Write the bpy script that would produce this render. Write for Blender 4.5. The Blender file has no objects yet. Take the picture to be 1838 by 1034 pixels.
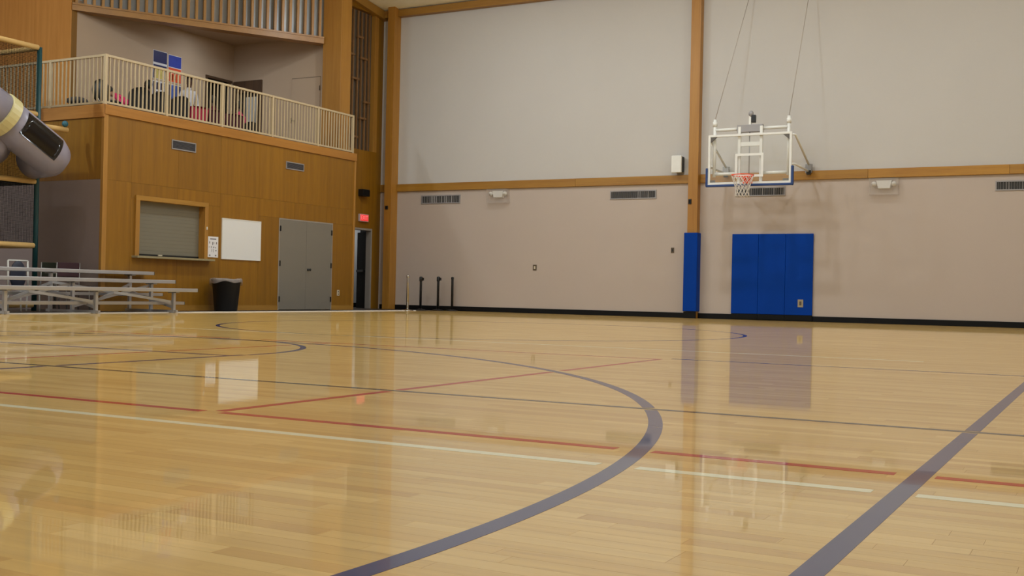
import bpy, bmesh, math, random
from mathutils import Vector, Matrix
random.seed(7)
scn = bpy.context.scene
COL = scn.collection
PI = math.pi

# ------------------------------------------------------------------ camera
f_px = 2016.52
yaw, pitch, roll = math.radians(28.31), math.radians(0.235), math.radians(1.195)
fw = Vector((-math.sin(yaw)*math.cos(pitch), math.cos(yaw)*math.cos(pitch), math.sin(pitch)))
rt0 = Vector((math.cos(yaw), math.sin(yaw), 0)); up0 = rt0.cross(fw)
rt = rt0*math.cos(roll)+up0*math.sin(roll); up = -rt0*math.sin(roll)+up0*math.cos(roll)
cam_d = bpy.data.cameras.new('camera'); cam = bpy.data.objects.new('camera', cam_d); COL.objects.link(cam)
M = Matrix((( rt.x, up.x, -fw.x, 0), (rt.y, up.y, -fw.y, 0), (rt.z, up.z, -fw.z, 0.5), (0, 0, 0, 1)))
cam.matrix_world = M
cam_d.sensor_width = 36; cam_d.lens = f_px*36/1838; cam_d.clip_end = 200
scn.camera = cam
# ------------------------------------------------------------------ world, exposure
w = bpy.data.worlds.new('world'); scn.world = w; w.use_nodes = True
w.node_tree.nodes['Background'].inputs[0].default_value = (0.9, 0.85, 0.8, 1)
w.node_tree.nodes['Background'].inputs[1].default_value = 0.02
vs = scn.view_settings
vs.view_transform = 'Standard'; vs.look = 'None'; vs.gamma = 1; vs.use_curve_mapping = False
vs.exposure = 0.0
# ------------------------------------------------------------------ ceiling lamps (high bays of the hall, all above the frame)
LAMP_W = 96; LAMP_C = (0.87, 0.97, 1.04)
SPOTS = [(lx, ly, 8.2, fx*fy) for ly, fy in ((19.8, 1.0), (14.2, .8), (8.6, .5), (3.0, .5), (-2.6, .4))
         for lx, fx in ((-12.6, 1.15), (-7.6, 1.0), (-2.6, .75), (2.4, .55), (7.4, .5))]
SPOTS += [(-18.6, ly, 8.6, 2.3) for ly in (8.4, 3.0, -2.6)]          # the bay above the play area
for lx, ly, lz, fac in SPOTS:
    d = bpy.data.lights.new('high_bay_light', 'AREA'); d.shape = 'DISK'; d.size = 0.3
    d.energy = LAMP_W*fac; d.color = LAMP_C
    o = bpy.data.objects.new('high_bay_light', d); COL.objects.link(o); o.location = (lx, ly, lz)
    d = bpy.data.lights.new('high_bay_glow', 'POINT'); d.shadow_soft_size = .12        # light that leaves the open reflector sideways and upward
    d.energy = LAMP_W*fac*.85; d.color = LAMP_C
    o = bpy.data.objects.new('high_bay_glow', d); COL.objects.link(o); o.location = (lx, ly, lz-.2)
for lx, ly in ((-19.5, 20.6),):                       # fill light added under the balcony ceiling to brighten its walls
    d = bpy.data.lights.new('balcony_fill_light', 'AREA'); d.shape = 'DISK'; d.size = .3; d.energy = 8; d.color = LAMP_C
    o = bpy.data.objects.new('balcony_fill_light', d); COL.objects.link(o); o.location = (lx, ly, 6.78)

# ================================================================== materials
def lin(c):
    return tuple((v/255/12.92 if v/255 <= .04045 else ((v/255+.055)/1.055)**2.4) for v in c)+(1,)
MATS = {}
def mat(name, rgb, rough=.5, metal=0, var=.06, scale=8, bump=0, coat=0, spec=.5, rand=0, alpha=1, trans=0, emis=None):
    m = bpy.data.materials.new(name); m.use_nodes = True; MATS[name] = m
    nt = m.node_tree; b = nt.nodes['Principled BSDF']
    c = lin(rgb)
    tc = nt.nodes.new('ShaderNodeTexCoord'); nz = nt.nodes.new('ShaderNodeTexNoise')
    nz.inputs['Scale'].default_value = scale; nz.inputs['Detail'].default_value = 4
    nt.links.new(tc.outputs['Object'], nz.inputs['Vector'])
    mx = nt.nodes.new('ShaderNodeMix'); mx.data_type = 'RGBA'
    mx.inputs[6].default_value = tuple(v*(1-var) for v in c[:3])+(1,)
    mx.inputs[7].default_value = tuple(min(1, v*(1+var)) for v in c[:3])+(1,)
    nt.links.new(nz.outputs['Fac'], mx.inputs[0])
    out = mx.outputs[2]
    if rand:
        oi = nt.nodes.new('ShaderNodeObjectInfo'); hs = nt.nodes.new('ShaderNodeHueSaturation')
        mr = nt.nodes.new('ShaderNodeMapRange'); mr.inputs[3].default_value = 1-rand; mr.inputs[4].default_value = 1+rand
        nt.links.new(oi.outputs['Random'], mr.inputs[0]); nt.links.new(mr.outputs[0], hs.inputs['Value'])
        nt.links.new(out, hs.inputs['Color']); out = hs.outputs['Color']
    nt.links.new(out, b.inputs['Base Color'])
    b.inputs['Roughness'].default_value = rough; b.inputs['Metallic'].default_value = metal
    b.inputs['Coat Weight'].default_value = coat; b.inputs['Specular IOR Level'].default_value = spec
    b.inputs['Alpha'].default_value = alpha; b.inputs['Transmission Weight'].default_value = trans
    if emis:
        b.inputs['Emission Color'].default_value = lin(emis[0]); b.inputs['Emission Strength'].default_value = emis[1]
    if bump:
        n2 = nt.nodes.new('ShaderNodeTexNoise'); n2.inputs['Scale'].default_value = scale*12; n2.inputs['Detail'].default_value = 3
        nt.links.new(tc.outputs['Object'], n2.inputs['Vector'])
        bp = nt.nodes.new('ShaderNodeBump'); bp.inputs['Strength'].default_value = bump; bp.inputs['Distance'].default_value = .01
        nt.links.new(n2.outputs['Fac'], bp.inputs['Height']); nt.links.new(bp.outputs['Normal'], b.inputs['Normal'])
    return m
def wood(name, dark, light, axis='z', rough=.45, scale=1.0, rand=.05, coat=.15):
    m = bpy.data.materials.new(name); m.use_nodes = True; MATS[name] = m
    nt = m.node_tree; b = nt.nodes['Principled BSDF']
    tc = nt.nodes.new('ShaderNodeTexCoord'); oi = nt.nodes.new('ShaderNodeObjectInfo')
    mp = nt.nodes.new('ShaderNodeMapping')
    s = [9*scale]*3; s['xyz'.index(axis)] = .45*scale
    mp.inputs['Scale'].default_value = s
    add = nt.nodes.new('ShaderNodeVectorMath'); add.operation = 'ADD'
    mul = nt.nodes.new('ShaderNodeVectorMath'); mul.operation = 'SCALE'; mul.inputs[0].default_value = (7.3, 11.7, 5.1)
    nt.links.new(oi.outputs['Random'], mul.inputs['Scale'])
    nt.links.new(tc.outputs['Object'], mp.inputs['Vector']); nt.links.new(mp.outputs[0], add.inputs[0]); nt.links.new(mul.outputs[0], add.inputs[1])
    n1 = nt.nodes.new('ShaderNodeTexNoise'); n1.inputs['Scale'].default_value = 1; n1.inputs['Detail'].default_value = 5; n1.inputs['Distortion'].default_value = .6
    nt.links.new(add.outputs[0], n1.inputs['Vector'])
    n2 = nt.nodes.new('ShaderNodeTexNoise'); n2.inputs['Scale'].default_value = 7; n2.inputs['Detail'].default_value = 3
    nt.links.new(add.outputs[0], n2.inputs['Vector'])
    mxf = nt.nodes.new('ShaderNodeMix'); mxf.inputs[0].default_value = .3
    nt.links.new(n1.outputs['Fac'], mxf.inputs[2]); nt.links.new(n2.outputs['Fac'], mxf.inputs[3])
    cr = nt.nodes.new('ShaderNodeValToRGB')
    cr.color_ramp.elements[0].position = .3; cr.color_ramp.elements[0].color = lin(dark)
    cr.color_ramp.elements[1].position = .7; cr.color_ramp.elements[1].color = lin(light)
    nt.links.new(mxf.outputs[0], cr.inputs[0])
    hs = nt.nodes.new('ShaderNodeHueSaturation'); mr = nt.nodes.new('ShaderNodeMapRange')
    mr.inputs[3].default_value = 1-rand; mr.inputs[4].default_value = 1+rand
    nt.links.new(oi.outputs['Random'], mr.inputs[0]); nt.links.new(mr.outputs[0], hs.inputs['Value'])
    nt.links.new(cr.outputs[0], hs.inputs['Color']); nt.links.new(hs.outputs[0], b.inputs['Base Color'])
    b.inputs['Roughness'].default_value = rough; b.inputs['Coat Weight'].default_value = coat; b.inputs['Coat Roughness'].default_value = .25
    return m

BW = 0.057                       # strip width of the maple floor
def row_len(r): return .4+.65*((r*.754877) % 1.0)
def row_off(r): return 7.0*((r*.618034) % 1.0)
def coat_finish(nt, b, normal=True):
    b.inputs['Roughness'].default_value = .42; b.inputs['Specular IOR Level'].default_value = .15
    b.inputs['Coat Weight'].default_value = FLOOR_COAT; b.inputs['Coat Roughness'].default_value = .03; b.inputs['Coat IOR'].default_value = 1.85
    g = nt.nodes.new('ShaderNodeNewGeometry'); mp = nt.nodes.new('ShaderNodeMapping')
    mp.inputs['Scale'].default_value = (.35, 9, 1)
    nt.links.new(g.outputs['Position'], mp.inputs['Vector'])
    n = nt.nodes.new('ShaderNodeTexNoise'); n.inputs['Scale'].default_value = 1; n.inputs['Detail'].default_value = 2
    nt.links.new(mp.outputs[0], n.inputs['Vector'])
    bp = nt.nodes.new('ShaderNodeBump'); bp.inputs['Strength'].default_value = .05; bp.inputs['Distance'].default_value = .004
    nt.links.new(n.outputs['Fac'], bp.inputs['Height']); nt.links.new(bp.outputs[0], b.inputs['Coat Normal'])
FLOOR_COAT = .68
def maple():
    m = bpy.data.materials.new('maple_floor'); m.use_nodes = True; nt = m.node_tree; b = nt.nodes['Principled BSDF']
    N = nt.nodes.new; L = nt.links.new
    g = N('ShaderNodeNewGeometry'); sp = N('ShaderNodeSeparateXYZ'); L(g.outputs['Position'], sp.inputs[0])
    def mth(op, a, bb=None):
        n = N('ShaderNodeMath'); n.operation = op
        for i, v in enumerate((a, bb)):
            if v is None: continue
            if isinstance(v, (int, float)): n.inputs[i].default_value = v
            else: L(v, n.inputs[i])
        return n.outputs[0]
    yy = mth('ADD', sp.outputs[1], 20.0*BW*50)
    rf = mth('DIVIDE', yy, BW); row = mth('FLOOR', rf); fr = mth('FRACT', rf)
    off = mth('MULTIPLY', mth('FRACT', mth('MULTIPLY', row, .618034)), 7.0)
    ln = mth('ADD', mth('MULTIPLY', mth('FRACT', mth('MULTIPLY', row, .754877)), .65), .4)
    u = mth('DIVIDE', mth('ADD', mth('ADD', sp.outputs[0], 40.0), off), ln)
    idx = mth('FLOOR', u)
    cb = N('ShaderNodeCombineXYZ'); L(row, cb.inputs[0]); L(idx, cb.inputs[1])
    wn = N('ShaderNodeTexWhiteNoise'); wn.noise_dimensions = '2D'; L(cb.outputs[0], wn.inputs['Vector'])
    cr = N('ShaderNodeValToRGB'); e = cr.color_ramp.elements
    e[0].position = 0; e[0].color = lin((200, 158, 84)); e[1].position = 1; e[1].color = lin((222, 185, 112))
    e2 = e.new(.3); e2.color = lin((210, 171, 95)); e3 = e.new(.75); e3.color = lin((213, 175, 100))
    L(wn.outputs['Value'], cr.inputs[0])
    mp = N('ShaderNodeMapping'); mp.inputs['Scale'].default_value = (1.6, 38, 1); L(g.outputs['Position'], mp.inputs['Vector'])
    addv = N('ShaderNodeVectorMath'); L(mp.outputs[0], addv.inputs[0]); L(wn.outputs['Color'], addv.inputs[1])
    nz = N('ShaderNodeTexNoise'); nz.inputs['Scale'].default_value = 1; nz.inputs['Detail'].default_value = 5; L(addv.outputs[0], nz.inputs['Vector'])
    # small dark mineral streaks
    mp2 = N('ShaderNodeMapping'); mp2.inputs['Scale'].default_value = (2.2, 15, 1); L(g.outputs['Position'], mp2.inputs['Vector'])
    n3 = N('ShaderNodeTexNoise'); n3.inputs['Scale'].default_value = 1.3; n3.inputs['Detail'].default_value = 2; L(mp2.outputs[0], n3.inputs['Vector'])
    mr3 = N('ShaderNodeMapRange'); mr3.inputs[1].default_value = .66; mr3.inputs[2].default_value = .78; mr3.inputs[3].default_value = 1; mr3.inputs[4].default_value = .78; L(n3.outputs['Fac'], mr3.inputs[0])
    mr = N('ShaderNodeMapRange'); mr.inputs[1].default_value = .3; mr.inputs[2].default_value = .7; mr.inputs[3].default_value = .93; mr.inputs[4].default_value = 1.05; L(nz.outputs['Fac'], mr.inputs[0])
    seam = mth('GREATER_THAN', fr, .03); seamf = mth('ADD', mth('MULTIPLY', seam, .04), .96)
    val = mth('MULTIPLY', mth('MULTIPLY', mr.outputs[0], mr3.outputs[0]), seamf)
    hs = N('ShaderNodeHueSaturation'); L(cr.outputs[0], hs.inputs['Color']); L(val, hs.inputs['Value'])
    L(hs.outputs[0], b.inputs['Base Color'])
    coat_finish(nt, b)
    return m
def paint(name, rgb):
    m = mat(name, rgb, var=.05, scale=3); coat_finish(m.node_tree, m.node_tree.nodes['Principled BSDF']); return m

maple_m = maple()
P_white = paint('court_paint_white', (228, 222, 190)); P_red = paint('court_paint_red', (176, 36, 15))
P_black = paint('court_paint_black', (38, 32, 34)); P_blue = paint('court_paint_blue', (20, 22, 88))
W_up = mat('upper_wall_paint', (192, 187, 182), .85, var=.025, scale=1.2, bump=.12)
W_lo = mat('lower_wall_paint', (183, 168, 157), .7, var=.025, scale=1.2, bump=.08)
W_bal = mat('balcony_wall_paint', (192, 168, 144), .8, var=.03, scale=1)
W_ceil = mat('ceiling_panel', (250, 246, 230), .8, var=.03, scale=.7)
W_taupe = mat('taupe_wall_tone', (140, 122, 116), .75, var=.05, scale=1)
W_dark = mat('dark_interior', (40, 36, 32), .9)  # near-black base colour stands in for the shade of unlit interiors
veneer = wood('golden_veneer', (124, 82, 2), (148, 101, 8), 'z', .5, 1.0, .06, .04)
veneer_lt = wood('fascia_wood', (154, 100, 28), (174, 118, 42), 'y', .45, 1.0, .04)
trim_v = wood('trim_wood_vertical', (155, 106, 38), (176, 127, 51), 'z', .5, 1.2, .05)
trim_h = wood('trim_wood_horizontal', (145, 97, 28), (174, 127, 43), 'x', .5, 1.0, .16)
trim_y = wood('trim_wood_depth', (145, 101, 34), (170, 125, 47), 'y', .5, 1.0, .06)
orange_w = wood('column_wood', (155, 103, 32), (176, 125, 47), 'z', .5, .8, .05)
darkwood = wood('dark_door_wood', (70, 50, 34), (92, 66, 44), 'z', .5)
alu = mat('brushed_aluminium', (192, 192, 196), .38, .75, var=.04, scale=6)
steel = mat('galvanised_steel', (150, 148, 146), .4, .8, var=.05)
chrome = mat('chrome', (205, 203, 200), .15, 1)
black_p = mat('black_plastic', (20, 20, 22), .45)
black_r = mat('black_rubber', (11, 11, 12), .6, var=.1, spec=.2)
white_p = mat('white_enamel', (224, 222, 216), .4)
wb_m = mat('whiteboard_enamel', (226, 226, 226), .18, var=.01)
paper_m = mat('white_paper', (226, 224, 228), .7, var=.02)
ink_m = mat('printed_ink', (120, 116, 122), .7)
grey_door = mat('grey_door_paint', (123, 117, 107), .5, var=.03, scale=2)
grey_frame = mat('grey_frame_paint', (150, 142, 134), .5, var=.03)
shutter_m = mat('shutter_paint', (120, 114, 99), .5, var=.03, scale=2)
sill_m = mat('sill_laminate', (148, 136, 104), .4)
cream_rail = mat('cream_railing_paint', (192, 172, 138), .5, var=.03)
vent_m = mat('vent_grey', (150, 146, 146), .5, .2); vent_d = mat('vent_dark', (52, 50, 48), .7); vent_blue = mat('vent_slate', (104, 104, 112), .5)
beige_plate = mat('beige_plate', (206, 194, 170), .5); brown_plate = mat('brown_plate', (84, 70, 52), .5)
blue_vinyl = mat('blue_vinyl', (0, 56, 146), .55, spec=.1, var=.07, scale=5, bump=.03)
navy_pad = mat('navy_padding', (24, 56, 112), .5)
rim_m = mat('orange_rim', (244, 82, 40), .4); net_m = mat('white_cord', (222, 214, 204), .8)
rubber_floor = mat('dark_perimeter_floor', (70, 60, 52), .5, var=.1, scale=4)
teal = mat('teal_post_paint', (16, 62, 66), .45); tan_foam = mat('tan_foam_padding', (206, 168, 104), .75, var=.08, scale=10)
net_black = mat('black_netting', (18, 17, 18), .9, spec=.1)
tube_m = mat('grey_tube_plastic', (146, 141, 158), .32, var=.08, scale=5); tube_y = mat('cream_tube_ring', (204, 192, 140), .4)
tube_win = mat('tube_window', (44, 38, 36), .08, var=.1)
bag_m = mat('clear_bin_liner', (190, 180, 176), .25, alpha=.45)
sign_m = mat('exit_sign_face', (255, 70, 70), .4, emis=((255, 60, 64), .42)); sign_w = mat('exit_sign_housing', (210, 190, 196), .5)
clear_m = mat('clear_guard_plastic', (200, 190, 182), .12, alpha=.13)
glass_m = mat('backboard_glass', (226, 232, 226), .05, alpha=.06)
slate_p = mat('slate_glazing', (156, 158, 158), .3, var=.12, scale=2, rand=.35)
lattice_b = mat('lattice_backing', (98, 88, 76), .8); lattice_s = wood('lattice_wood', (110, 78, 46), (140, 102, 62), 'z')
cloth_red = mat('red_upholstery', (88, 16, 32), .85); grey_cloth = mat('grey_upholstery', (70, 66, 66), .8)
navy_cloth = mat('navy_plastic', (36, 40, 58), .5); green_dk = mat('dark_green_plastic', (44, 48, 34), .6)
lit_panel = mat('pale_door_panel', (206, 206, 204), .6)

# ================================================================== mesh helpers
def bm_box(bm, x0, x1, y0, y1, z0, z1):
    v = [bm.verts.new((x, y, z)) for z in (z0, z1) for y in (y0, y1) for x in (x0, x1)]
    for q in ((0, 2, 3, 1), (4, 5, 7, 6), (0, 1, 5, 4), (2, 6, 7, 3), (0, 4, 6, 2), (1, 3, 7, 5)):
        bm.faces.new([v[i] for i in q])
    return v
def bm_bar(bm, a, b, wx, wz, upv=(0, 0, 1)):
    a, b = Vector(a), Vector(b); d = (b-a).normalized(); u = Vector(upv)
    if abs(d.dot(u)) > .98: u = Vector((1, 0, 0))
    s = d.cross(u).normalized()*wx/2; t = s.cross(d).normalized()*wz/2
    v = [bm.verts.new(p+i*s+j*t) for p in (a, b) for i, j in ((-1, -1), (1, -1), (1, 1), (-1, 1))]
    for q in ((0, 1, 2, 3), (7, 6, 5, 4), (0, 4, 5, 1), (1, 5, 6, 2), (2, 6, 7, 3), (3, 7, 4, 0)):
        bm.faces.new([v[i] for i in q])
def bm_tube(bm, pts, r, n=10, cap=True):
    pts = [Vector(p) for p in pts]; rs = r if isinstance(r, (list, tuple)) else [r]*len(pts)
    rings = []; ref = None
    for i, p in enumerate(pts):
        d = (pts[min(i+1, len(pts)-1)]-pts[max(i-1, 0)]).normalized()
        if ref is None: ref = Vector((0, 0, 1)) if abs(d.z) < .9 else Vector((1, 0, 0))
        s = d.cross(ref).normalized(); t = s.cross(d).normalized(); ref = t
        rings.append([bm.verts.new(p+rs[i]*(math.cos(a)*s+math.sin(a)*t)) for a in [2*PI*k/n for k in range(n)]])
    for A, B in zip(rings, rings[1:]):
        for k in range(n): bm.faces.new((A[k], A[(k+1) % n], B[(k+1) % n], B[k]))
    if cap: bm.faces.new(rings[0][::-1]); bm.faces.new(rings[-1])
    return rings
def bm_lathe(bm, prof, c, n=20, capb=True, capt=True):
    rings = [[bm.verts.new((c[0]+r*math.cos(2*PI*k/n), c[1]+r*math.sin(2*PI*k/n), c[2]+z)) for k in range(n)] for r, z in prof]
    for A, B in zip(rings, rings[1:]):
        for k in range(n): bm.faces.new((A[k], A[(k+1) % n], B[(k+1) % n], B[k]))
    if capb: bm.faces.new(rings[0][::-1])
    if capt: bm.faces.new(rings[-1])
def bm_ell(bm, c, r, nu=12, nv=8, rot=None):
    rings = []; c = Vector(c); R = rot or Matrix.Identity(3)
    for j in range(1, nv):
        a = PI*j/nv-PI/2
        rings.append([bm.verts.new(c+R @ Vector((r[0]*math.cos(a)*math.cos(2*PI*k/nu), r[1]*math.cos(a)*math.sin(2*PI*k/nu), r[2]*math.sin(a)))) for k in range(nu)])
    b = bm.verts.new(c+R @ Vector((0, 0, -r[2]))); t = bm.verts.new(c+R @ Vector((0, 0, r[2])))
    for k in range(nu):
        bm.faces.new((b, rings[0][(k+1) % nu], rings[0][k])); bm.faces.new((t, rings[-1][k], rings[-1][(k+1) % nu]))
    for A, B in zip(rings, rings[1:]):
        for k in range(nu): bm.faces.new((A[k], A[(k+1) % nu], B[(k+1) % nu], B[k]))
def bev(bm, w, seg=2):
    bmesh.ops.bevel(bm, geom=bm.edges[:], offset=w, segments=seg, profile=.6, affect='EDGES')

def thing(name, loc, label, cat, group=None, kind=None, rz=0):
    o = bpy.data.objects.new(name, None); COL.objects.link(o); o.location = loc; o.rotation_euler.z = rz
    o.empty_display_size = .1
    return tag(o, label, cat, group, kind)
def tag(o, label, cat, group=None, kind=None):
    o['label'] = label; o['category'] = cat
    if group: o['group'] = group
    if kind: o['kind'] = kind
    return o
def obj(name, bm, m, parent=None, smooth=False, origin=None, local=False, label=None):
    """bm in world coordinates unless local; parented meshes are shifted into the parent's frame"""
    me = bpy.data.meshes.new(name)
    off = Vector((0, 0, 0))
    if parent is not None and not local:
        p = parent
        while p is not None: off = off+p.location; p = p.parent
    org = Vector(origin) if origin is not None else off
    if not local: bmesh.ops.translate(bm, verts=bm.verts, vec=-org)
    bmesh.ops.recalc_face_normals(bm, faces=bm.faces)
    bm.to_mesh(me); bm.free()
    for x in (m if isinstance(m, (list, tuple)) else [m]): me.materials.append(x)
    if smooth:
        for p in me.polygons: p.use_smooth = True
    o = bpy.data.objects.new(name, me); COL.objects.link(o)
    if parent is not None: o.parent = parent
    if not local: o.location = org-off
    if label: o['label'] = label
    return o
def boxo(name, x0, x1, y0, y1, z0, z1, m, parent=None, b=0, label=None, seg=2):
    bm = bmesh.new(); bm_box(bm, min(x0, x1), max(x0, x1), min(y0, y1), max(y0, y1), min(z0, z1), max(z0, z1))
    if b: bev(bm, b, seg)
    org = None
    if parent is None: org = ((x0+x1)/2, (y0+y1)/2, min(z0, z1))
    return obj(name, bm, m, parent, origin=org, label=label)
def baro(name, a, b, wx, wz, m, parent, upv=(0, 0, 1)):
    bm = bmesh.new(); bm_bar(bm, a, b, wx, wz, upv); return obj(name, bm, m, parent)
def tubeo(name, pts, r, m, parent, n=10):
    bm = bmesh.new(); bm_tube(bm, pts, r, n); return obj(name, bm, m, parent, smooth=True)
def struct(o, label, cat): return tag(o, label, cat, kind='structure')
def link_copy(src, loc, parent):
    c = bpy.data.objects.new(src.name.split('.')[0], src.data); COL.objects.link(c); c.parent = parent; c.location = loc; return c
def rects_minus(a0, a1, b0, b1, holes):
    xs = sorted({a0, a1, *[min(max(v, a0), a1) for h in holes for v in h[:2]]}); ys = sorted({b0, b1, *[min(max(v, b0), b1) for h in holes for v in h[2:]]})
    rows = []
    for y0, y1 in zip(ys, ys[1:]):
        cur = None
        for x0, x1 in zip(xs, xs[1:]):
            cx, cy = (x0+x1)/2, (y0+y1)/2
            ins = any(h[0] < cx < h[1] and h[2] < cy < h[3] for h in holes)
            if ins:
                if cur: rows.append(cur); cur = None
            elif cur: cur = (cur[0], x1, y0, y1)
            else: cur = (x0, x1, y0, y1)
        if cur: rows.append(cur)
    # merge vertically
    out = []
    for r in rows:
        for i, q in enumerate(out):
            if q[0] == r[0] and q[1] == r[1] and abs(q[3]-r[2]) < 1e-9: out[i] = (q[0], q[1], q[2], r[3]); break
        else: out.append(r)
    return out

YB = 24.70      # back wall plane
XF = -16.50     # facade plane
XR = -17.35     # recessed wall with the exit door
YS = 14.64      # side of the balcony block
ZB = 3.83       # balcony deck

# ================================================================== the hall
# ---- floor : maple court, nearest strips built one by one
XC0, XC1, YC0, YC1 = -15.33, 12.0, -8.0, YB
ROW0 = int(20*50)
def floor_rows():
    """the 300 maple strips that show largest from the entrance"""
    out = []
    half = math.atan(919/f_px)+.03
    r = int(math.floor((1.55+20*BW*50)/BW))
    while len(out) < 300:
        y0 = r*BW-20*BW*50; y1 = y0+BW
        L_, o_ = row_len(r), row_off(r)
        # visible span of this row
        yc = (y0+y1)/2
        xl = -yc*math.tan(yaw+half); a = yaw-half
        xr = -yc*math.tan(a)
        # rows close to the lens start beyond the lower frame edge
        k0 = math.floor((xl+40+o_)/L_); k1 = math.floor((xr+40+o_)/L_)
        for k in range(int(k0), int(k1)+1):
            x0 = k*L_-40-o_; x1 = x0+L_
            depth = max((Vector((x, yc, 0))).dot(Vector((fw.x, fw.y, 0))) for x in (max(x0, xl), min(x1, xr)))
            if depth > 1.9: out.append((x0, x1, y0, y1))
        r += 1
    return out[:300]
bds = floor_rows()
rowsY = sorted({(b[2], b[3]) for b in bds})
bm = bmesh.new()
span = {}
for x0, x1, y0, y1 in bds:
    s = span.get(round(y0, 5)); span[round(y0, 5)] = (min(x0, s[0]) if s else x0, max(x1, s[1]) if s else x1, y1)
ys0 = min(span); yend = max(v[2] for v in span.values())
def quad(x0, x1, y0, y1, z=0):
    bm.faces.new([bm.verts.new(p) for p in ((x0, y0, z), (x1, y0, z), (x1, y1, z), (x0, y1, z))])
quad(XC0, XC1, YC0, ys0); quad(XC0, XC1, yend, YC1)
for y0 in sorted(span):
    a, b, y1 = span[y0]; quad(XC0, a, y0, y1); quad(b, XC1, y0, y1)
    quad(a, b, y0, y1, -.012)
flo = obj('floor', bm, maple_m); struct(flo, 'glossy maple gymnasium floor with painted court lines', 'floor')
for x0, x1, y0, y1 in bds:
    bm = bmesh.new(); g = .00025
    v = bm_box(bm, x0+g, x1-g, y0+g, y1-g, -.011, 0)
    obj('board', bm, maple_m, flo)
# ---- painted lines (children of the floor), 0.6 mm proud
def strip_x(name, y, xa, xb, wd, m, gaps=()):
    seg = [(xa, xb)]
    for g0, g1 in gaps:
        seg = [t for s in seg for t in ((s[0], min(s[1], g0)), (max(s[0], g1), s[1])) if t[1]-t[0] > .01]
    for a, b in seg: boxo(name, a, b, y-wd/2, y+wd/2, 0, .0006, m, flo)
def strip_y(name, x, ya, yb, wd, m, gaps=()):
    seg = [(ya, yb)]
    for g0, g1 in gaps:
        seg = [t for s in seg for t in ((s[0], min(s[1], g0)), (max(s[0], g1), s[1])) if t[1]-t[0] > .01]
    for a, b in seg: boxo(name, x-wd/2, x+wd/2, a, b, 0, .0006, m, flo)
def arc(name, cx, cy, R, a0, a1, wd, m, n=90):
    bm = bmesh.new(); prev = None
    for i in range(n+1):
        a = a0+(a1-a0)*i/n
        p = [bm.verts.new((cx+(R+s*wd/2)*math.cos(a), cy+(R+s*wd/2)*math.sin(a), z)) for s, z in ((-1, 0), (-1, .0006), (1, .0006), (1, 0))]
        if prev:
            for k in range(3): bm.faces.new((prev[k], prev[k+1], p[k+1], p[k]))
        prev = p
    return obj(name, bm, m, flo)
strip_x('court_line', 3.04, -15.3, 6, .052, P_white, [(-1.335, -1.215), (-.555, -.445)])
strip_x('court_line', 3.385, -15.3, 6, .05, P_red, [(-3.22, -3.12), (-1.425, -1.30), (-.555, -.445)])
strip_x('court_line', 4.65, -15.3, 11.9, .045, P_black)
strip_y('court_line', -3.16, 3.42, 8.30, .05, P_red, [(4.60, 4.70), (6.40, 6.58)])
strip_x('court_line', 8.34, -9.6, -3.14, .05, P_red, [(-7.6, -7.2)])
strip_y('court_line', -.485, -2, 9.7, .056, P_blue, [(4.607, 4.693)])
cx, cy, R3 = -7.42, 1.89, 6.258
ab = math.asin((4.65-cy)/R3); eps = .045/R3/math.cos(ab)
arc('court_line', cx, cy, R3, -.25, ab-eps, .056, P_blue)
arc('court_line', cx, cy, R3, ab+eps, PI-.3, .056, P_blue, 120)
strip_y('court_line', -5.65, .35, 6.35, .05, P_blue, [(4.6, 4.7)])
strip_y('court_line', -9.25, .35, 6.35, .05, P_blue, [(4.6, 4.7)])
strip_x('court_line', 6.2, -9.23, -5.68, .05, P_blue)
arc('court_line', -7.45, 6.37, 1.82, 0, PI, .05, P_blue, 60)
strip_y('court_line', -6.37, 4.72, 8.30, .04, P_red, [(6.1, 6.3), (7.75, 8.0)])
strip_x('court_line', 9.8, -15, -1.4, .05, P_white)
strip_x('court_line', 8.46, -3.1, 4, .045, P_blue)
arc('court_line', -7.6, 13.3, 3.5, 0, 2*PI, .05, P_blue, 120)
# ---- perimeter floor and its metal edge strip
o = boxo('floor_perimeter', -24, XC0, -8, YB, -.05, -.002, rubber_floor); struct(o, 'dark perimeter floor beside the maple court', 'floor')
o = boxo('trim_1', XC0-.035, XC0+.035, -8, 23.4, -.003, .014, mat('bright_edge_metal', (226, 222, 216), .45, var=.02), b=.003); struct(o, 'bright metal edge strip along the left side of the court', 'trim')

# ---- back wall
ZR0, ZR1 = 3.105, 3.295
ZT0, ZT1 = 7.71, 7.89
bm = bmesh.new(); bm_box(bm, -17.5, 12, YB, YB+.2, 0, 3.2)
wb = obj('wall_back', bm, W_lo); struct(wb, 'beige painted gym wall behind the basketball hoop', 'wall')
boxo('upper_wall_face', -17.6, 12, YB, YB+.2, 3.2, 8.2, W_up, wb)
bb = boxo('baseboard_back', -17.3, 12, YB-.02, YB, 0, .12, black_r); struct(bb, 'black rubber cove base along the back wall', 'baseboard')
# wooden columns on the back wall
t2 = boxo('trim_2', -17.02, -16.80, YB-.30, YB, 0, 8.05, orange_w, b=.006); struct(t2, 'tall wooden column in the corner beside the exit door', 'column')
t3 = boxo('trim_3', -8.68, -8.45, YB-.20, YB, 0, 8.05, orange_w, b=.006); struct(t3, 'tall wooden column above the narrow blue pad', 'column')
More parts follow.
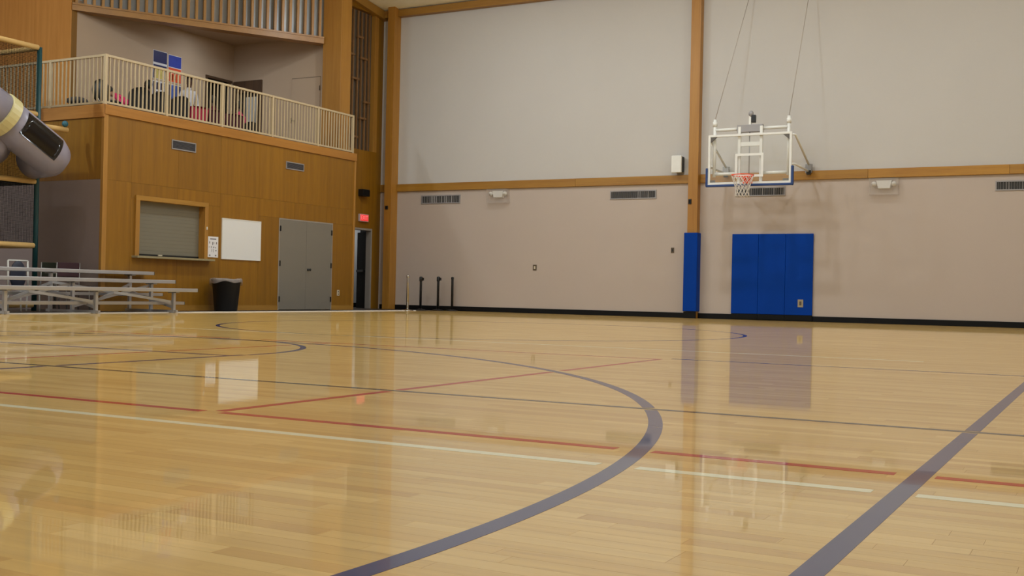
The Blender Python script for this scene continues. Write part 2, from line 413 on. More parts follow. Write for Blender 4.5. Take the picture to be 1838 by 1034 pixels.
# horizontal rail made of boards
t4 = thing('trim_4', (-9, YB, ZR0), 'wooden rail running across the back wall at hoop height', 'trim', kind='structure')
for a, b in ((-17.34, -17.03), (-16.79, -11.6), (-11.595, -8.69), (-8.44, -4.72), (-4.715, -1.95), (-1.945, 3), (3.005, 12)):
    boxo('board', a, b, YB-.055, YB, ZR0, ZR1, trim_h, t4, b=.004)
o = boxo('trim_5', -17.35, 12, YB-.16, YB, ZT0, ZT1, trim_h, b=.006); struct(o, 'wooden beam along the top of the back wall', 'beam')
# ---- ceiling, sloping up from the back wall
bm = bmesh.new()
def zc(y): return 7.90+.14*(YB-y) if y > 9 else 7.90+.14*(YB-9)-.14*(9-y)
for y0, y1 in ((YB+.2, 9), (9, -8)):
    A = [(-26, y0, zc(y0)), (12.2, y0, zc(y0)), (12.2, y1, zc(y1)), (-26, y1, zc(y1))]
    vs_ = [bm.verts.new(p) for p in A]+[bm.verts.new((p[0], p[1], p[2]+.2)) for p in A]
    for q in ((0, 1, 2, 3), (7, 6, 5, 4), (0, 4, 5, 1), (1, 5, 6, 2), (2, 6, 7, 3), (3, 7, 4, 0)): bm.faces.new([vs_[i] for i in q])
o = obj('ceiling', bm, W_ceil); struct(o, 'pale sloping gym ceiling', 'ceiling')
# ---- walls out of the frame that close the hall
o = boxo('wall_right', 12, 12.2, -8, YB, 0, 10.3, W_up); struct(o, 'beige gym wall on the right hand side', 'wall')
o = boxo('wall_front', -24, 12.2, -8.2, -8, 0, 10.3, W_up); struct(o, 'beige gym wall behind the viewer', 'wall')
o = boxo('wall_outer', -24.2, -24, -8, 17.15, 0, 10.3, W_lo); struct(o, 'beige outer wall behind the play frame', 'wall')

# ---- facade of the balcony block
win = (15.50, 17.28, 1.05, 2.16); dor = (19.60, 21.55, 0, 2.06)
core = bmesh.new()
for y0, y1, z0, z1 in rects_minus(YS, 22.40, 0, 3.66, [win, dor]): bm_box(core, XF-.16, XF-.014, y0, y1, z0, z1)
wl = obj('wall_left', core, veneer); struct(wl, 'golden wood veneer wall under the balcony', 'wall')
cuts = [YS, 15.32, 16.52, 17.72, 18.92, 20.12, 21.32, 22.40]
for y0, y1 in zip(cuts, cuts[1:]):
    for z0, z1 in ((.0, 2.44), (2.44, 3.66)):
        for r in rects_minus(y0, y1, z0, z1, [win, dor]):
            boxo('veneer_panel', XF-.014, XF, r[0]+.0015, r[1]-.0015, r[2]+.0015, r[3]-.0015, veneer, wl)
boxo('fascia_board', XF, XF+.03, YS-.03, 22.42, 3.64, ZB-.005, veneer_lt, wl, b=.004)
boxo('corner_trim', XF-.05, XF+.016, YS-.016, YS+.085, 0, 3.64, trim_v, wl, b=.003)
boxo('corner_trim', XF-.05, XF+.014, 22.35, 22.42, 0, 3.64, trim_v, wl, b=.003)
boxo('base_strip', XF, XF+.012, YS+.08, 19.60, 0, .11, trim_y, wl); boxo('base_strip', XF, XF+.012, 21.55, 22.36, 0, .11, trim_y, wl)
boxo('end_face', -17.35, XF-.05, 22.40, 22.42, 0, 3.8, veneer, wl)
# side of the block
ws = boxo('wall_side', -24, XF-.165, YS, YS+.12, 0, 3.66, W_taupe); struct(ws, 'side wall of the balcony block behind the play frame', 'wall')
for a, b in ((-17.72, XF-.05), (-18.92, -17.723), (-20.12, -18.923), (-21.32, -20.123), (-24, -21.323)):
    boxo('veneer_panel', a, b, YS-.012, YS, 2.44, 3.64, veneer, ws)
boxo('taupe_panel', -24, XF-.05, YS-.012, YS, 0, 2.438, W_taupe, ws)  # plain taupe face below the veneer panels
boxo('fascia_board', -24, XF+.03, YS-.04, YS-.012, 3.585, ZB-.005, wood('fascia_wood_side', (165, 108, 42), (186, 128, 58), 'x'), ws, b=.004)
o = boxo('floor_balcony', -24, XF, YS, 22.42, 3.66, ZB-.01, rubber_floor); struct(o, 'balcony deck above the veneer wall', 'floor')

# serving window with closed roller shutter
w1 = thing('window_1', (XF, 16.39, 1.0), 'serving hatch with wooden frame and closed grey shutter', 'window', kind='structure')
boxo('frame_top', XF-.01, XF+.03, 15.42, 17.36, 2.12, 2.21, trim_y, w1, b=.003)
boxo('frame_side', XF-.01, XF+.03, 15.42, 15.52, 1.03, 2.12, trim_v, w1, b=.003)
boxo('frame_side', XF-.01, XF+.03, 17.26, 17.36, 1.03, 2.12, trim_v, w1, b=.003)
boxo('reveal', XF-.16, XF-.01, 15.51, 15.525, 1.05, 2.13, trim_v, w1); boxo('reveal', XF-.16, XF-.01, 17.255, 17.27, 1.05, 2.13, trim_v, w1)
boxo('reveal', XF-.16, XF-.01, 15.51, 17.27, 2.12, 2.135, trim_y, w1)
sh = thing('shutter', (0, 0, 0), '', ''); sh.parent = w1
for k in list(sh.keys()): del sh[k]
z = 1.10
ns = 14; hs_ = (2.12-1.10)/ns
for k in range(ns):
    boxo('slat', XF-.145, XF-.13, 15.525, 17.255, 1.10+k*hs_+.0005, 1.10+(k+1)*hs_-.0005, shutter_m, sh)
boxo('bottom_bar', XF-.15, XF-.12, 15.525, 17.255, 1.06, 1.10, black_p, w1); boxo('shutter_latch', XF-.122, XF-.10, 16.14, 16.24, 1.075, 1.10, beige_plate, w1)
boxo('sill', XF-.16, XF+.16, 15.36, 17.44, 1.015, 1.055, sill_m, w1, b=.006)
boxo('frame_catch', XF+.03, XF+.045, 17.30, 17.325, 1.66, 1.72, white_p, w1)

# double door
d1 = thing('door_1', (XF, 20.575, 0), 'grey steel double door in the veneer wall', 'door', kind='structure')
yc_ = 20.575
for s, (a, b) in enumerate(((19.635, yc_-.002), (yc_+.002, 21.515))):
    lf = boxo('door_leaf', XF-.045, XF+.004, a, b, .012, 2.03, grey_door, d1, b=.003)
    for hz in (.25, 1.05, 1.83):
        hy = 19.645 if s == 0 else 21.505
        boxo('hinge', XF+.004, XF+.022, hy-.018, hy+.018, hz-.06, hz+.06, black_p, lf, b=.004)
    if s == 1:
        bm = bmesh.new(); bm_lathe(bm, [(.03, 0), (.03, .01), (.012, .015), (.012, .05), (.028, .06), (.03, .08), (.012, .09)], (0, 0, 0), 14)
        bmesh.ops.rotate(bm, verts=bm.verts, matrix=Matrix.Rotation(PI/2, 3, 'Y')); bmesh.ops.translate(bm, verts=bm.verts, vec=(XF+.003, yc_+.07, .93))
        obj('door_knob', bm, black_p, lf, smooth=True)
boxo('door_frame', XF-.05, XF+.006, 19.60, 19.63, 0, 2.06, grey_frame, d1); boxo('door_frame', XF-.05, XF+.006, 21.52, 21.55, 0, 2.06, grey_frame, d1)
boxo('door_frame', XF-.05, XF+.006, 19.63, 21.52, 2.032, 2.06, grey_frame, d1)

# recessed wall with exit door and lattice
dr2 = (23.42, 24.33, 0, 2.10); lat = (22.62, 24.46, 4.13, 7.75)
bm = bmesh.new()
for y0, y1, z0, z1 in rects_minus(22.42, YB, 0, 7.9, [dr2, lat]): bm_box(bm, XR-.15, XR, y0, y1, z0, z1)
wr = obj('wall_recess', bm, veneer); struct(wr, 'wood panelled recess wall around the exit door', 'wall')
bm = bmesh.new()
pr = [(22.3, zc(22.3)-.22), (YB, zc(YB)-.24), (YB, zc(YB)-.02), (22.3, zc(22.3)-.02)]
A = [bm.verts.new((XR-.1, y, z)) for y, z in pr]; B = [bm.verts.new((XR+.12, y, z)) for y, z in pr]
bm.faces.new(A[::-1]); bm.faces.new(B)
for k in range(4): bm.faces.new((A[k], A[(k+1) % 4], B[(k+1) % 4], B[k]))
o = obj('trim_6', bm, trim_y, origin=(XR, YB, 7.7)); struct(o, 'sloping wooden beam above the lattice opening', 'beam')
ls = thing('lattice_screen', (XR, 23.5, 4.13), 'dim wooden lattice screen in the tall corner opening', 'screen')
boxo('backing', XR-.16, XR-.13, 22.6, 24.48, 4.13, 7.75, lattice_b, ls)
boxo('frame_post', XR-.12, XR+.01, 24.30, 24.46, 4.13, 7.75, trim_v, ls, b=.004)
ly = [23.26, 23.44, 23.64, 23.80, 23.98, 24.14]
for y in ly: boxo('slat', XR-.09, XR-.05, y-.022, y+.022, 4.13, 7.72, lattice_s, ls)
for i, z in ((0, 6.55), (3, 6.52), (1, 5.95), (0, 4.95), (3, 4.96), (1, 4.45), (2, 7.05), (4, 5.4)):
    boxo('cross_block', XR-.085, XR-.03, ly[i]-.05, ly[min(i+1, 5)]+.05, z-.025, z+.025, lattice_s, ls)
# exit doorway
d2 = thing('door_2', (XR, 23.87, 0), 'open exit doorway with grey steel frame in the corner', 'door', kind='structure')
boxo('door_frame', XR-.14, XR+.02, 23.42, 23.47, 0, 2.10, grey_frame, d2, b=.003); boxo('door_frame', XR-.14, XR+.02, 24.28, 24.33, 0, 2.10, grey_frame, d2, b=.003)
boxo('door_frame', XR-.14, XR+.02, 23.47, 24.28, 2.05, 2.10, grey_frame, d2, b=.003)
hx, hy = XR-.14, 24.30; ux, uy = -.80, .60
lf = baro('door_leaf', (hx, hy+.06, 1.02), (hx+ux*.86, hy+.06+uy*.86, 1.02), .042, 2.03, W_dark, d2)  # leaf coloured near-black in place of the unlit doorway gap
lf['label'] = 'door leaf swung open, blackened to stand for the unlit gap'
baro('push_bar', (hx+ux*.15-.03, hy+.02+uy*.15, 1.0), (hx+ux*.75-.03, hy+.02+uy*.75, 1.0), .05, .06, black_p, lf)
# passage behind
bm = bmesh.new(); bm_box(bm, -19.1, -19.0, 22.5, 27.5, 0, 2.6); bm_box(bm, -19.0, XR-.15, 22.5, 22.6, 0, 2.6); bm_box(bm, -17.7, -17.5, YB, 27.5, 0, 2.6); bm_box(bm, -19.0, -17.7, 27.4, 27.5, 0, 2.6)
pw = obj('wall_passage', bm, W_up); struct(pw, 'pale passage wall glimpsed through the exit doorway', 'wall')
boxo('passage_floor', -19.0, -17.5, YB, 27.4, -.05, -.002, rubber_floor, pw)
boxo('passage_ceiling', -19.1, XR-.15, 22.5, 27.5, 2.6, 2.7, W_dark, pw)
boxo('unlit_gap_panel', -19.0, -18.96, 26.10, 27.35, 0, 2.55, W_dark, pw); boxo('unlit_gap_panel', -18.95, -17.7, 27.36, 27.4, 0, 2.55, W_dark, pw)  # near-black panels added to paint the unlit depth of the passage
boxo('baseboard', -19.0, -18.985, 22.6, 26.1, 0, .12, black_r, pw)
d = bpy.data.lights.new('passage_light', 'AREA'); d.shape = 'DISK'; d.size = .25; d.energy = 14; d.color = LAMP_C
o = bpy.data.objects.new('passage_light', d); COL.objects.link(o); o.location = (-18.3, 25.3, 2.58)
# exit sign
es = thing('exit_sign', (XR, 23.9, 2.28), 'small glowing red exit sign above the corner doorway', 'sign')
boxo('housing', XR, XR+.06, 23.72, 24.10, 2.27, 2.46, sign_w, es, b=.006); boxo('face', XR+.06, XR+.064, 23.735, 24.085, 2.285, 2.445, sign_m, es)
cu = bpy.data.curves.new('lettering', 'FONT'); cu.body = 'EXIT'; cu.size = .15; cu.align_x = 'CENTER'; cu.align_y = 'CENTER'; cu.extrude = .001
tmp = bpy.data.objects.new('tmp', cu); COL.objects.link(tmp)
bpy.context.view_layer.update()
me = bpy.data.meshes.new_from_object(tmp.evaluated_get(bpy.context.evaluated_depsgraph_get())); bpy.data.objects.remove(tmp)
me.materials.append(mat('exit_lettering', (255, 150, 150), .5, emis=((255, 150, 150), .42)))
lt = bpy.data.objects.new('lettering', me); COL.objects.link(lt); lt.parent = es; lt.location = (.066, .01, .085); lt.rotation_euler = (PI/2, 0, PI/2)
# black speaker box above the exit sign
sb = thing('wall_speaker', (XR, 23.85, 2.92), 'small black speaker box on the wood above the exit sign', 'speaker')
boxo('cabinet', XR, XR+.16, 23.70, 24.0, 2.92, 3.10, black_p, sb, b=.01); boxo('grille', XR+.16, XR+.168, 23.715, 23.985, 2.935, 3.085, black_r, sb)

# ---- balcony room
XP, YR, ZCb = -20.42, 22.33, 6.80
dk = (21.36, 22.24, ZB, 5.82)
bm = bmesh.new()
for y0, y1, z0, z1 in rects_minus(17.3, YR+.1, ZB, ZCb, [dk]): bm_box(bm, XP-.12, XP, y0, y1, z0, z1)
o = obj('wall_balcony_rear', bm, W_bal); struct(o, 'beige balcony wall with the posters', 'wall')
boxo('dark_recess', XP-.9, XP-.8, 21.2, 22.4, ZB, 6.0, W_dark, o); boxo('dark_recess', XP-.8, XP-.12, 21.2, 21.3, ZB, 6.0, W_dark, o); boxo('dark_recess', XP-.8, XP-.12, 21.2, 22.4, 5.86, 5.96, W_dark, o)  # opening lined in near-black, its darkness put into the colour
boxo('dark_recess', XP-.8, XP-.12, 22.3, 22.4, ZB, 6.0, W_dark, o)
boxo('opening_trim', XP, XP+.03, 21.30, 22.26, 5.80, 5.86, darkwood, o); boxo('opening_trim', XP, XP+.03, 21.30, 21.36, ZB, 5.80, darkwood, o)
bdoor = (-20.30, -19.52, ZB, 5.72); 
bm = bmesh.new()
for x0, x1, z0, z1 in rects_minus(XP, -17.3, ZB, ZCb+1.6, [bdoor]): bm_box(bm, x0, x1, YR, YR+.12, z0, z1)
o = obj('wall_balcony_end', bm, W_bal); struct(o, 'beige balcony end wall beside the wooden column', 'wall')
d3 = thing('door_3', (-19.9, YR, ZB), 'dark brown framed doorway in the balcony corner', 'door', kind='structure')
boxo('frame_header', -20.38, -19.44, YR-.05, YR, 5.55, 5.84, darkwood, d3); boxo('frame_jamb', -19.52, -19.44, YR-.05, YR, ZB, 5.55, darkwood, d3); boxo('frame_jamb', -20.38, -20.30, YR-.05, YR, ZB, 5.55, darkwood, d3)
boxo('door_leaf', -20.30, -19.52, YR+.10, YR+.14, ZB, 5.72, W_dark, d3); boxo('pale_panel', -20.06, -19.68, YR+.085, YR+.10, ZB+.3, 5.44, lit_panel, d3)  # near-black leaf paints the shaded recess around the pale panel
d4 = thing('door_4', (-18.0, YR, ZB), 'beige flush door on the balcony next to the column', 'door', kind='structure')
lf = boxo('door_leaf', -18.46, -17.57, YR-.02, YR, ZB+.01, 5.78, W_bal, d4)
boxo('door_gap', -18.47, -17.56, YR-.012, YR-.004, 5.78, 5.795, brown_plate, d4)
bm = bmesh.new(); bm_ell(bm, (-18.37, YR-.06, 4.72), (.03, .035, .03)); obj('door_knob', bm, black_p, lf, smooth=True)
boxo('latch_plate', -18.475, -18.455, YR-.025, YR-.018, 4.66, 4.80, brown_plate, lf)
for hz in (4.1, 5.5): boxo('hinge', -17.585, -17.565, YR-.035, YR-.02, hz-.06, hz+.06, brown_plate, lf)
# column beside the balcony
o = boxo('trim_7', -17.37, -16.81, 22.14, 22.55, ZB-.2, 8.35, orange_w, b=.006); struct(o, 'broad square wooden column at the end of the balcony', 'column')
# wood wall at upper left
wu = boxo('wall_upper_left', -24, -20.42, 17.15, 17.3, 3.8, 9.4, veneer); struct(wu, 'tall wood panelled wall at the upper left behind the balcony railing', 'wall')
for k in range(3):
    boxo('veneer_panel', -20.42-1.2*(k+1)+.002, -20.42-1.2*k-.002, 17.135, 17.15, 3.83, 9.3, wood('brightened_panel_wood', (200, 134, 58), (220, 154, 76), 'z', .55), wu)  # same wood as the column, its colour lightened in place of lamp light
# diagonal slatted screen
A0 = Vector((-20.45, 17.17, 0)); A1 = Vector((-17.36, 22.13, 0)); dd = (A1-A0); LD = dd.length; dd.normalize(); nn = Vector((dd.y, -dd.x, 0))
ss = thing('slat_screen', (A0.x, A0.y, 6.55), 'angled screen of vertical wooden slats over grey glazing above the balcony', 'screen')
def along(t, z, off=0): p = A0+dd*t+nn*off; return Vector((p.x, p.y, z))
bm = bmesh.new(); tri = [(XP-.1, 17.3), (along(.2, 0, -.2).x, along(.2, 0, -.2).y), (along(LD, 0, -.2).x, along(LD, 0, -.2).y), (-17.3, YR+.1), (XP-.1, YR+.1)]
lo_ = [bm.verts.new((x, y, ZCb)) for x, y in tri]; hi_ = [bm.verts.new((x, y, ZCb+.12)) for x, y in tri]
bm.faces.new(lo_); bm.faces.new(hi_[::-1])
for k in range(5): bm.faces.new((lo_[k], lo_[(k+1) % 5], hi_[(k+1) % 5], hi_[k]))
struct(obj('ceiling_balcony', bm, W_bal), 'beige ceiling of the balcony room', 'ceiling')
fas = wood('screen_beam_wood', (150, 102, 32), (172, 120, 42), 'y')
def dbox(name, t0, t1, o0, o1, z0, z1, m, parent):
    bm = bmesh.new(); v = [bm.verts.new(along(t, z, o_)) for z in (z0, z1) for o_ in (o0, o1) for t in (t0, t1)]
    for q in ((0, 2, 3, 1), (4, 5, 7, 6), (0, 1, 5, 4), (2, 6, 7, 3), (0, 4, 6, 2), (1, 3, 7, 5)): bm.faces.new([v[i] for i in q])
    return obj(name, bm, m, parent)
dbox('lower_beam', 0, LD, -.25, .06, 6.54, 6.70, fas, ss); dbox('beam_cap', 0, LD, .06, .075, 6.665, 6.705, fas, ss)
n_sl = 31; stp = LD/n_sl
for k in range(n_sl):
    t = (k+.5)*stp
    dbox('slat', t-.028, t+.028, -.06, .03, 6.70, 8.2, trim_v, ss)
    dbox('glazing_panel', t+.01, t+stp-.01, -.13, -.11, 6.70, 8.2, slate_p, ss)

# posters
def poster(y0, y1, z0, z1, prints, label):
    p = thing('poster', (XP, (y0+y1)/2, z0), label, 'poster', 'posters on the balcony wall')
    boxo('sheet', XP, XP+.006, y0, y1, z0, z1, paper_m, p)
    for (a, b, c, d_, m) in prints:
        boxo('print', XP+.006, XP+.008, y0+(y1-y0)*a, y0+(y1-y0)*b, z0+(z1-z0)*c, z0+(z1-z0)*d_, m, p)
pn = mat('print_navy', (44, 46, 96), .5, var=.2, scale=12); pb = mat('print_blue', (56, 72, 170), .5, var=.2, scale=9); po = mat('print_orange', (236, 92, 52), .5)
py = mat('print_yellow', (214, 196, 112), .5, var=.15, scale=14); pk = mat('print_plum', (58, 46, 66), .5); pl_ = mat('print_lightblue', (84, 112, 196), .5, var=.3, scale=8)
yA, yB_, yC, yD = 19.54, 19.99, 20.03, 20.46
poster(yA, yB_, 5.46, 6.15, [(.02, .98, .58, .98, pn), (.03, .97, .42, .50, pn), (.03, .18, .02, .36, pk), (.22, .80, .02, .36, py), (.84, .98, .02, .36, pk)], 'navy and yellow poster, upper left of the four on the balcony wall')
poster(yC, yD, 5.46, 6.13, [(.02, .98, .56, .98, pb), (.02, .98, .42, .53, po), (.02, .98, .02, .34, po), (.12, .2, .08, .3, paper_m), (.3, .36, .08, .3, paper_m), (.45, .6, .1, .28, paper_m), (.72, .78, .08, .3, paper_m)], 'blue and orange poster, upper right of the four on the balcony wall')
poster(yA, yB_, 4.96, 5.42, [(.03, .18, .05, .95, pk), (.26, .48, .55, .92, pk), (.56, .78, .55, .92, pk), (.26, .48, .1, .45, pk), (.56, .78, .1, .45, pk), (.84, .98, .05, .95, pk)], 'plum grid poster below the navy and yellow one on the balcony wall')
poster(yC, yD, 4.90, 5.42, [(.03, .16, .1, .96, pn), (.2, .82, .1, .96, pl_), (.86, .98, .1, .96, pn), (.35, .75, .0, .08, py)], 'light blue figure poster below the orange one on the balcony wall')

# ---- railing
rl = thing('balcony_railing', (XF, YS, ZB), 'cream metal balcony railing with upright balusters', 'railing')
zt, zb = 4.755, 3.845
XR0 = XF-.03; Ye = 22.30; YSr = YS+.03
boxo('top_rail', XR0-.022, XR0+.022, YSr, Ye, zt-.045, zt, cream_rail, rl, b=.005); boxo('bottom_rail', XR0-.018, XR0+.018, YSr, Ye, zb, zb+.04, cream_rail, rl, b=.004)
boxo('top_rail', -23.9, XR0, YSr-.022, YSr+.022, zt-.045, zt, cream_rail, rl, b=.005); boxo('bottom_rail', -23.9, XR0, YSr-.018, YSr+.018, zb, zb+.04, cream_rail, rl, b=.004)
for y in (YSr, 16.19, 17.74, 19.33, 20.94, Ye): boxo('post', XR0-.028, XR0+.028, y-.028, y+.028, zb-.03, zt, cream_rail, rl, b=.004)
for x in (-18.0, -19.5, -21, -22.5): boxo('post', x-.028, x+.028, YSr-.028, YSr+.028, zb-.03, zt, cream_rail, rl, b=.004)
src = None
def baluster(x, y):
    global src
    if src is None:
        bm = bmesh.new(); bm_box(bm, -.011, .011, -.011, .011, 0, zt-.045-zb-.04)
        src = obj('baluster', bm, cream_rail, rl, local=True); b = src
    else: b = link_copy(src, (0, 0, 0), rl)
    b.location = Vector((x, y, zb+.04))-rl.location
y = YSr+.1
while y < Ye-.04: baluster(XR0, y); y += .1013
x = XR0-.1
while x > -21.5: baluster(x, YSr); x -= .105

# ---- facade fittings
def grille(name, y0, y1, z0, z1, label):
    g = thing(name, (XF, (y0+y1)/2, z0), label, 'vent', 'vents on the veneer wall')
    for a, b, c, d_ in ((y0, y1, z1-.02, z1), (y0, y1, z0, z0+.02), (y0, y0+.02, z0+.02, z1-.02), (y1-.02, y1, z0+.02, z1-.02)): boxo('frame', XF, XF+.015, a, b, c, d_, vent_m, g)
    boxo('backing', XF, XF+.002, y0+.02, y1-.02, z0+.02, z1-.02, vent_d, g)
    n = 8; h_ = (z1-z0-.04)/n
    for k in range(n): baro('louvre', (XF+.007, y0+.02, z0+.02+(k+.5)*h_), (XF+.007, y1-.02, z0+.02+(k+.5)*h_), .014, .004, vent_blue, g, upv=(.5, 0, 1))
grille('air_vent', 16.32, 16.98, 3.20, 3.39, 'grey air vent on the veneer wall above the serving hatch')
grille('air_vent', 19.79, 20.42, 3.18, 3.35, 'grey air vent on the veneer wall above the double door')
wbd = thing('whiteboard', (XF, 18.38, 1.08), 'white dry-erase board on the veneer wall beside the serving hatch', 'whiteboard')
boxo('panel', XF, XF+.018, 17.79, 18.97, 1.09, 1.92, wb_m, wbd)
for a, b, c, d_ in ((17.775, 18.985, 1.92, 1.935), (17.775, 18.985, 1.075, 1.09), (17.775, 17.79, 1.09, 1.92), (18.97, 18.985, 1.09, 1.92)): boxo('frame', XF, XF+.024, a, b, c, d_, white_p, wbd)
nt_ = thing('notice_sheet', (XF, 17.53, 1.1), 'printed paper notice between the serving hatch and the whiteboard', 'notice')
boxo('sheet', XF, XF+.004, 17.385, 17.685, 1.10, 1.53, paper_m, nt_)
for a, b, c, d_ in ((.2, .8, .86, .91), (.12, .2, .66, .76), (.42, .5, .60, .74), (.56, .6, .64, .74), (.78, .88, .64, .74), (.1, .14, .46, .52), (.3, .36, .44, .54), (.5, .62, .46, .52), (.72, .8, .45, .5), (.36, .4, .26, .40), (.52, .56, .24, .42), (.74, .84, .30, .36), (.12, .26, .06, .13), (.7, .84, .06, .13)):
    boxo('print', XF+.004, XF+.005, 17.385+.3*a, 17.385+.3*b, 1.10+.43*c, 1.10+.43*d_, ink_m, nt_)
ot = thing('wall_outlet', (XF, 21.81, .35), 'cream outlet plate low on the veneer wall right of the double door', 'outlet')
boxo('plate', XF, XF+.008, 21.765, 21.86, .34, .475, beige_plate, ot, b=.003)
for z in (.375, .435): boxo('socket', XF+.008, XF+.010, 21.795, 21.83, z-.018, z+.018, brown_plate, ot)

# ---- trash can
tc_ = thing('trash_can', (-16.08, 17.50, 0), 'black trash can with clear liner below the whiteboard', 'trash can')
bm = bmesh.new(); bm_lathe(bm, [(.225, 0), (.232, .02), (.285, .60), (.30, .61), (.30, .645), (.272, .645), (.22, .03)], (-16.08, 17.50, 0), 28, True, True)
obj('bin', bm, black_p, tc_, smooth=True)
bm = bmesh.new(); n = 36; rings = []
for j, (r, z) in enumerate(((.27, .55), (.285, .652), (.31, .664), (.325, .64), (.32, .50))):
    ring = []
    for k in range(n):
        a = 2*PI*k/n; rr_ = r+(.012*math.sin(7*a)+.008*math.sin(13*a+1))*(j > 1); zz = z
        if j == 4: zz = .545+.055*math.sin(a*1+2.2)+.018*math.sin(5*a)
        if j in (1, 2): zz += .012*math.sin(3*a+.5)
        ring.append(bm.verts.new((-16.08+rr_*math.cos(a), 17.50+rr_*math.sin(a), zz)))
    rings.append(ring)
for A, B in zip(rings, rings[1:]):
    for k in range(n): bm.faces.new((A[k], A[(k+1) % n], B[(k+1) % n], B[k]))
obj('bin_liner', bm, bag_m, tc_, smooth=True)

# ---- back wall fittings
def wall_vent(x0, x1, z0, z1, label, seed):
    g = thing('air_vent', ((x0+x1)/2, YB, z0), label, 'vent', 'long vents high on the back wall'); rnd = random.Random(seed)
    for a, b, c, d_ in ((x0, x1, z1-.025, z1), (x0, x1, z0, z0+.025), (x0, x0+.025, z0+.025, z1-.025), (x1-.025, x1, z0+.025, z1-.025)): boxo('frame', a, b, YB-.018, YB, c, d_, vent_m, g)
    boxo('backing', x0+.025, x1-.025, YB-.004, YB, z0+.025, z1-.025, vent_d, g)
    n = int((x1-x0-.05)/.05)
    for k in range(n):
        xx = x0+.025+(k+.5)*(x1-x0-.05)/n; an = rnd.choice((.15, .2, .25, .9, .2))
        bm = bmesh.new(); bm_bar(bm, (xx, YB-.011, z0+.025), (xx, YB-.011, z1-.025), .003, .018, upv=(math.sin(an), math.cos(an), 0)); obj('louvre', bm, vent_m, g)
wall_vent(-16.05, -14.86, 2.765, 2.985, 'long air vent on the back wall nearest the corner column', 1)
wall_vent(-10.69, -9.52, 2.77, 2.975, 'long air vent on the back wall left of the padded column', 2)
wall_vent(-7.62, -6.49, 2.77, 2.97, 'long air vent on the back wall behind the basketball net', 3)
wall_vent(-2.21, -1.05, 2.77, 2.97, 'long air vent at the right end of the back wall', 4)
def emergency(xc, z0, label):
    g = thing('emergency_light', (xc, YB, z0), label, 'emergency light', 'caged emergency lights on the back wall')
    bm = bmesh.new(); P_ = [(-.17, .11), (.17, .11), (.13, -.07), (-.13, -.07)]; zc_ = z0+.2
    A = [bm.verts.new((xc+a, YB, zc_+b)) for a, b in P_]; B = [bm.verts.new((xc+a*.92, YB-.09, zc_+b*.9)) for a, b in P_]
    bm.faces.new(A); bm.faces.new(B[::-1])
    for k in range(4): bm.faces.new((A[k], B[k], B[(k+1) % 4], A[(k+1) % 4]))
    obj('housing', bm, white_p, g)
    for s in (-1, 1):
        bm = bmesh.new(); bm_tube(bm, [(xc+s*.19, YB-.02, zc_+.05), (xc+s*.20, YB-.07, zc_+.035), (xc+s*.21, YB-.10, zc_+.02)], [.02, .05, .055], 12); lh = obj('lamp_head', bm, white_p, g, smooth=True)
    x0, x1, z1 = xc-.295, xc+.295, z0+.345; t = .004; yd = YB-.15
    bm = bmesh.new()
    bm_box(bm, x0, x1, yd, yd+t, z0, z1)
    for a, b, c, d_ in ((x0, x1, z0, z0+t), (x0, x1, z1-t, z1), (x0, x0+t, z0+t, z1-t), (x1-t, x1, z0+t, z1-t)): bm_box(bm, a, b, yd+t, YB, c, d_)
    obj('clear_guard', bm, clear_m, g)
emergency(-13.72, 2.745, 'emergency light in clear guard on the wall near the stanchions')
emergency(-4.38, 2.735, 'emergency light in clear guard to the right of the basketball hoop')
def plate(name, x, z, wd, h_, m, label, depth=.012, y=YB, hole=None):
    g = thing(name, (x, y, z), label, 'wall plate'); boxo('cover_plate', x-wd/2, x+wd/2, y-depth, y, z, z+h_, m, g, b=.003)
    boxo('insert', x-wd*.2, x+wd*.2, y-depth-.003, y-depth, z+h_*.25, z+h_*.75, hole or beige_plate, g)
plate('wall_switch', -12.675, 1.06, .10, .14, brown_plate, 'small switch plate in the middle of the lower back wall')
plate('wall_switch', -9.095, 1.50, .075, .12, brown_plate, 'small brown plate on the back wall just left of the blue padded column', hole=black_p)
plate('wall_outlet', -6.10, .31, .12, .17, mat('tan_plate', (160, 144, 116), .6), 'beige outlet plate in the right-hand blue wall pad', y=YB-.052, depth=.006, hole=brown_plate)
g = thing('column_box', (-17.0, YB-.3, 2.63), 'tiny dark box on the wooden corner column', 'junction box'); boxo('case', -16.97, -16.89, YB-.325, YB-.30, 2.62, 2.71, black_p, g, b=.004); boxo('cap', -16.95, -16.91, YB-.33, YB-.325, 2.64, 2.69, black_r, g)
g = thing('column_box', (-8.63, YB-.2, 2.62), 'tiny dark box on the wooden column above the blue pad', 'junction box'); boxo('case', -8.66, -8.59, YB-.225, YB-.20, 2.61, 2.72, black_p, g, b=.004); boxo('cap', -8.645, -8.605, YB-.23, YB-.225, 2.63, 2.70, black_r, g)
g = thing('loudspeaker', (-8.93, YB, 3.34), 'white box loudspeaker on the back wall beside the wooden column', 'speaker')
bm = bmesh.new(); bm_box(bm, -9.09, -8.85, YB-.22, YB-.16, 3.34, 3.73); bev(bm, .012); obj('front_cabinet', bm, white_p, g); boxo('rear_case', -9.06, -8.84, YB-.16, YB-.03, 3.36, 3.71, black_p, g, b=.01); boxo('bracket', -8.99, -8.92, YB-.03, YB, 3.46, 3.61, steel, g)
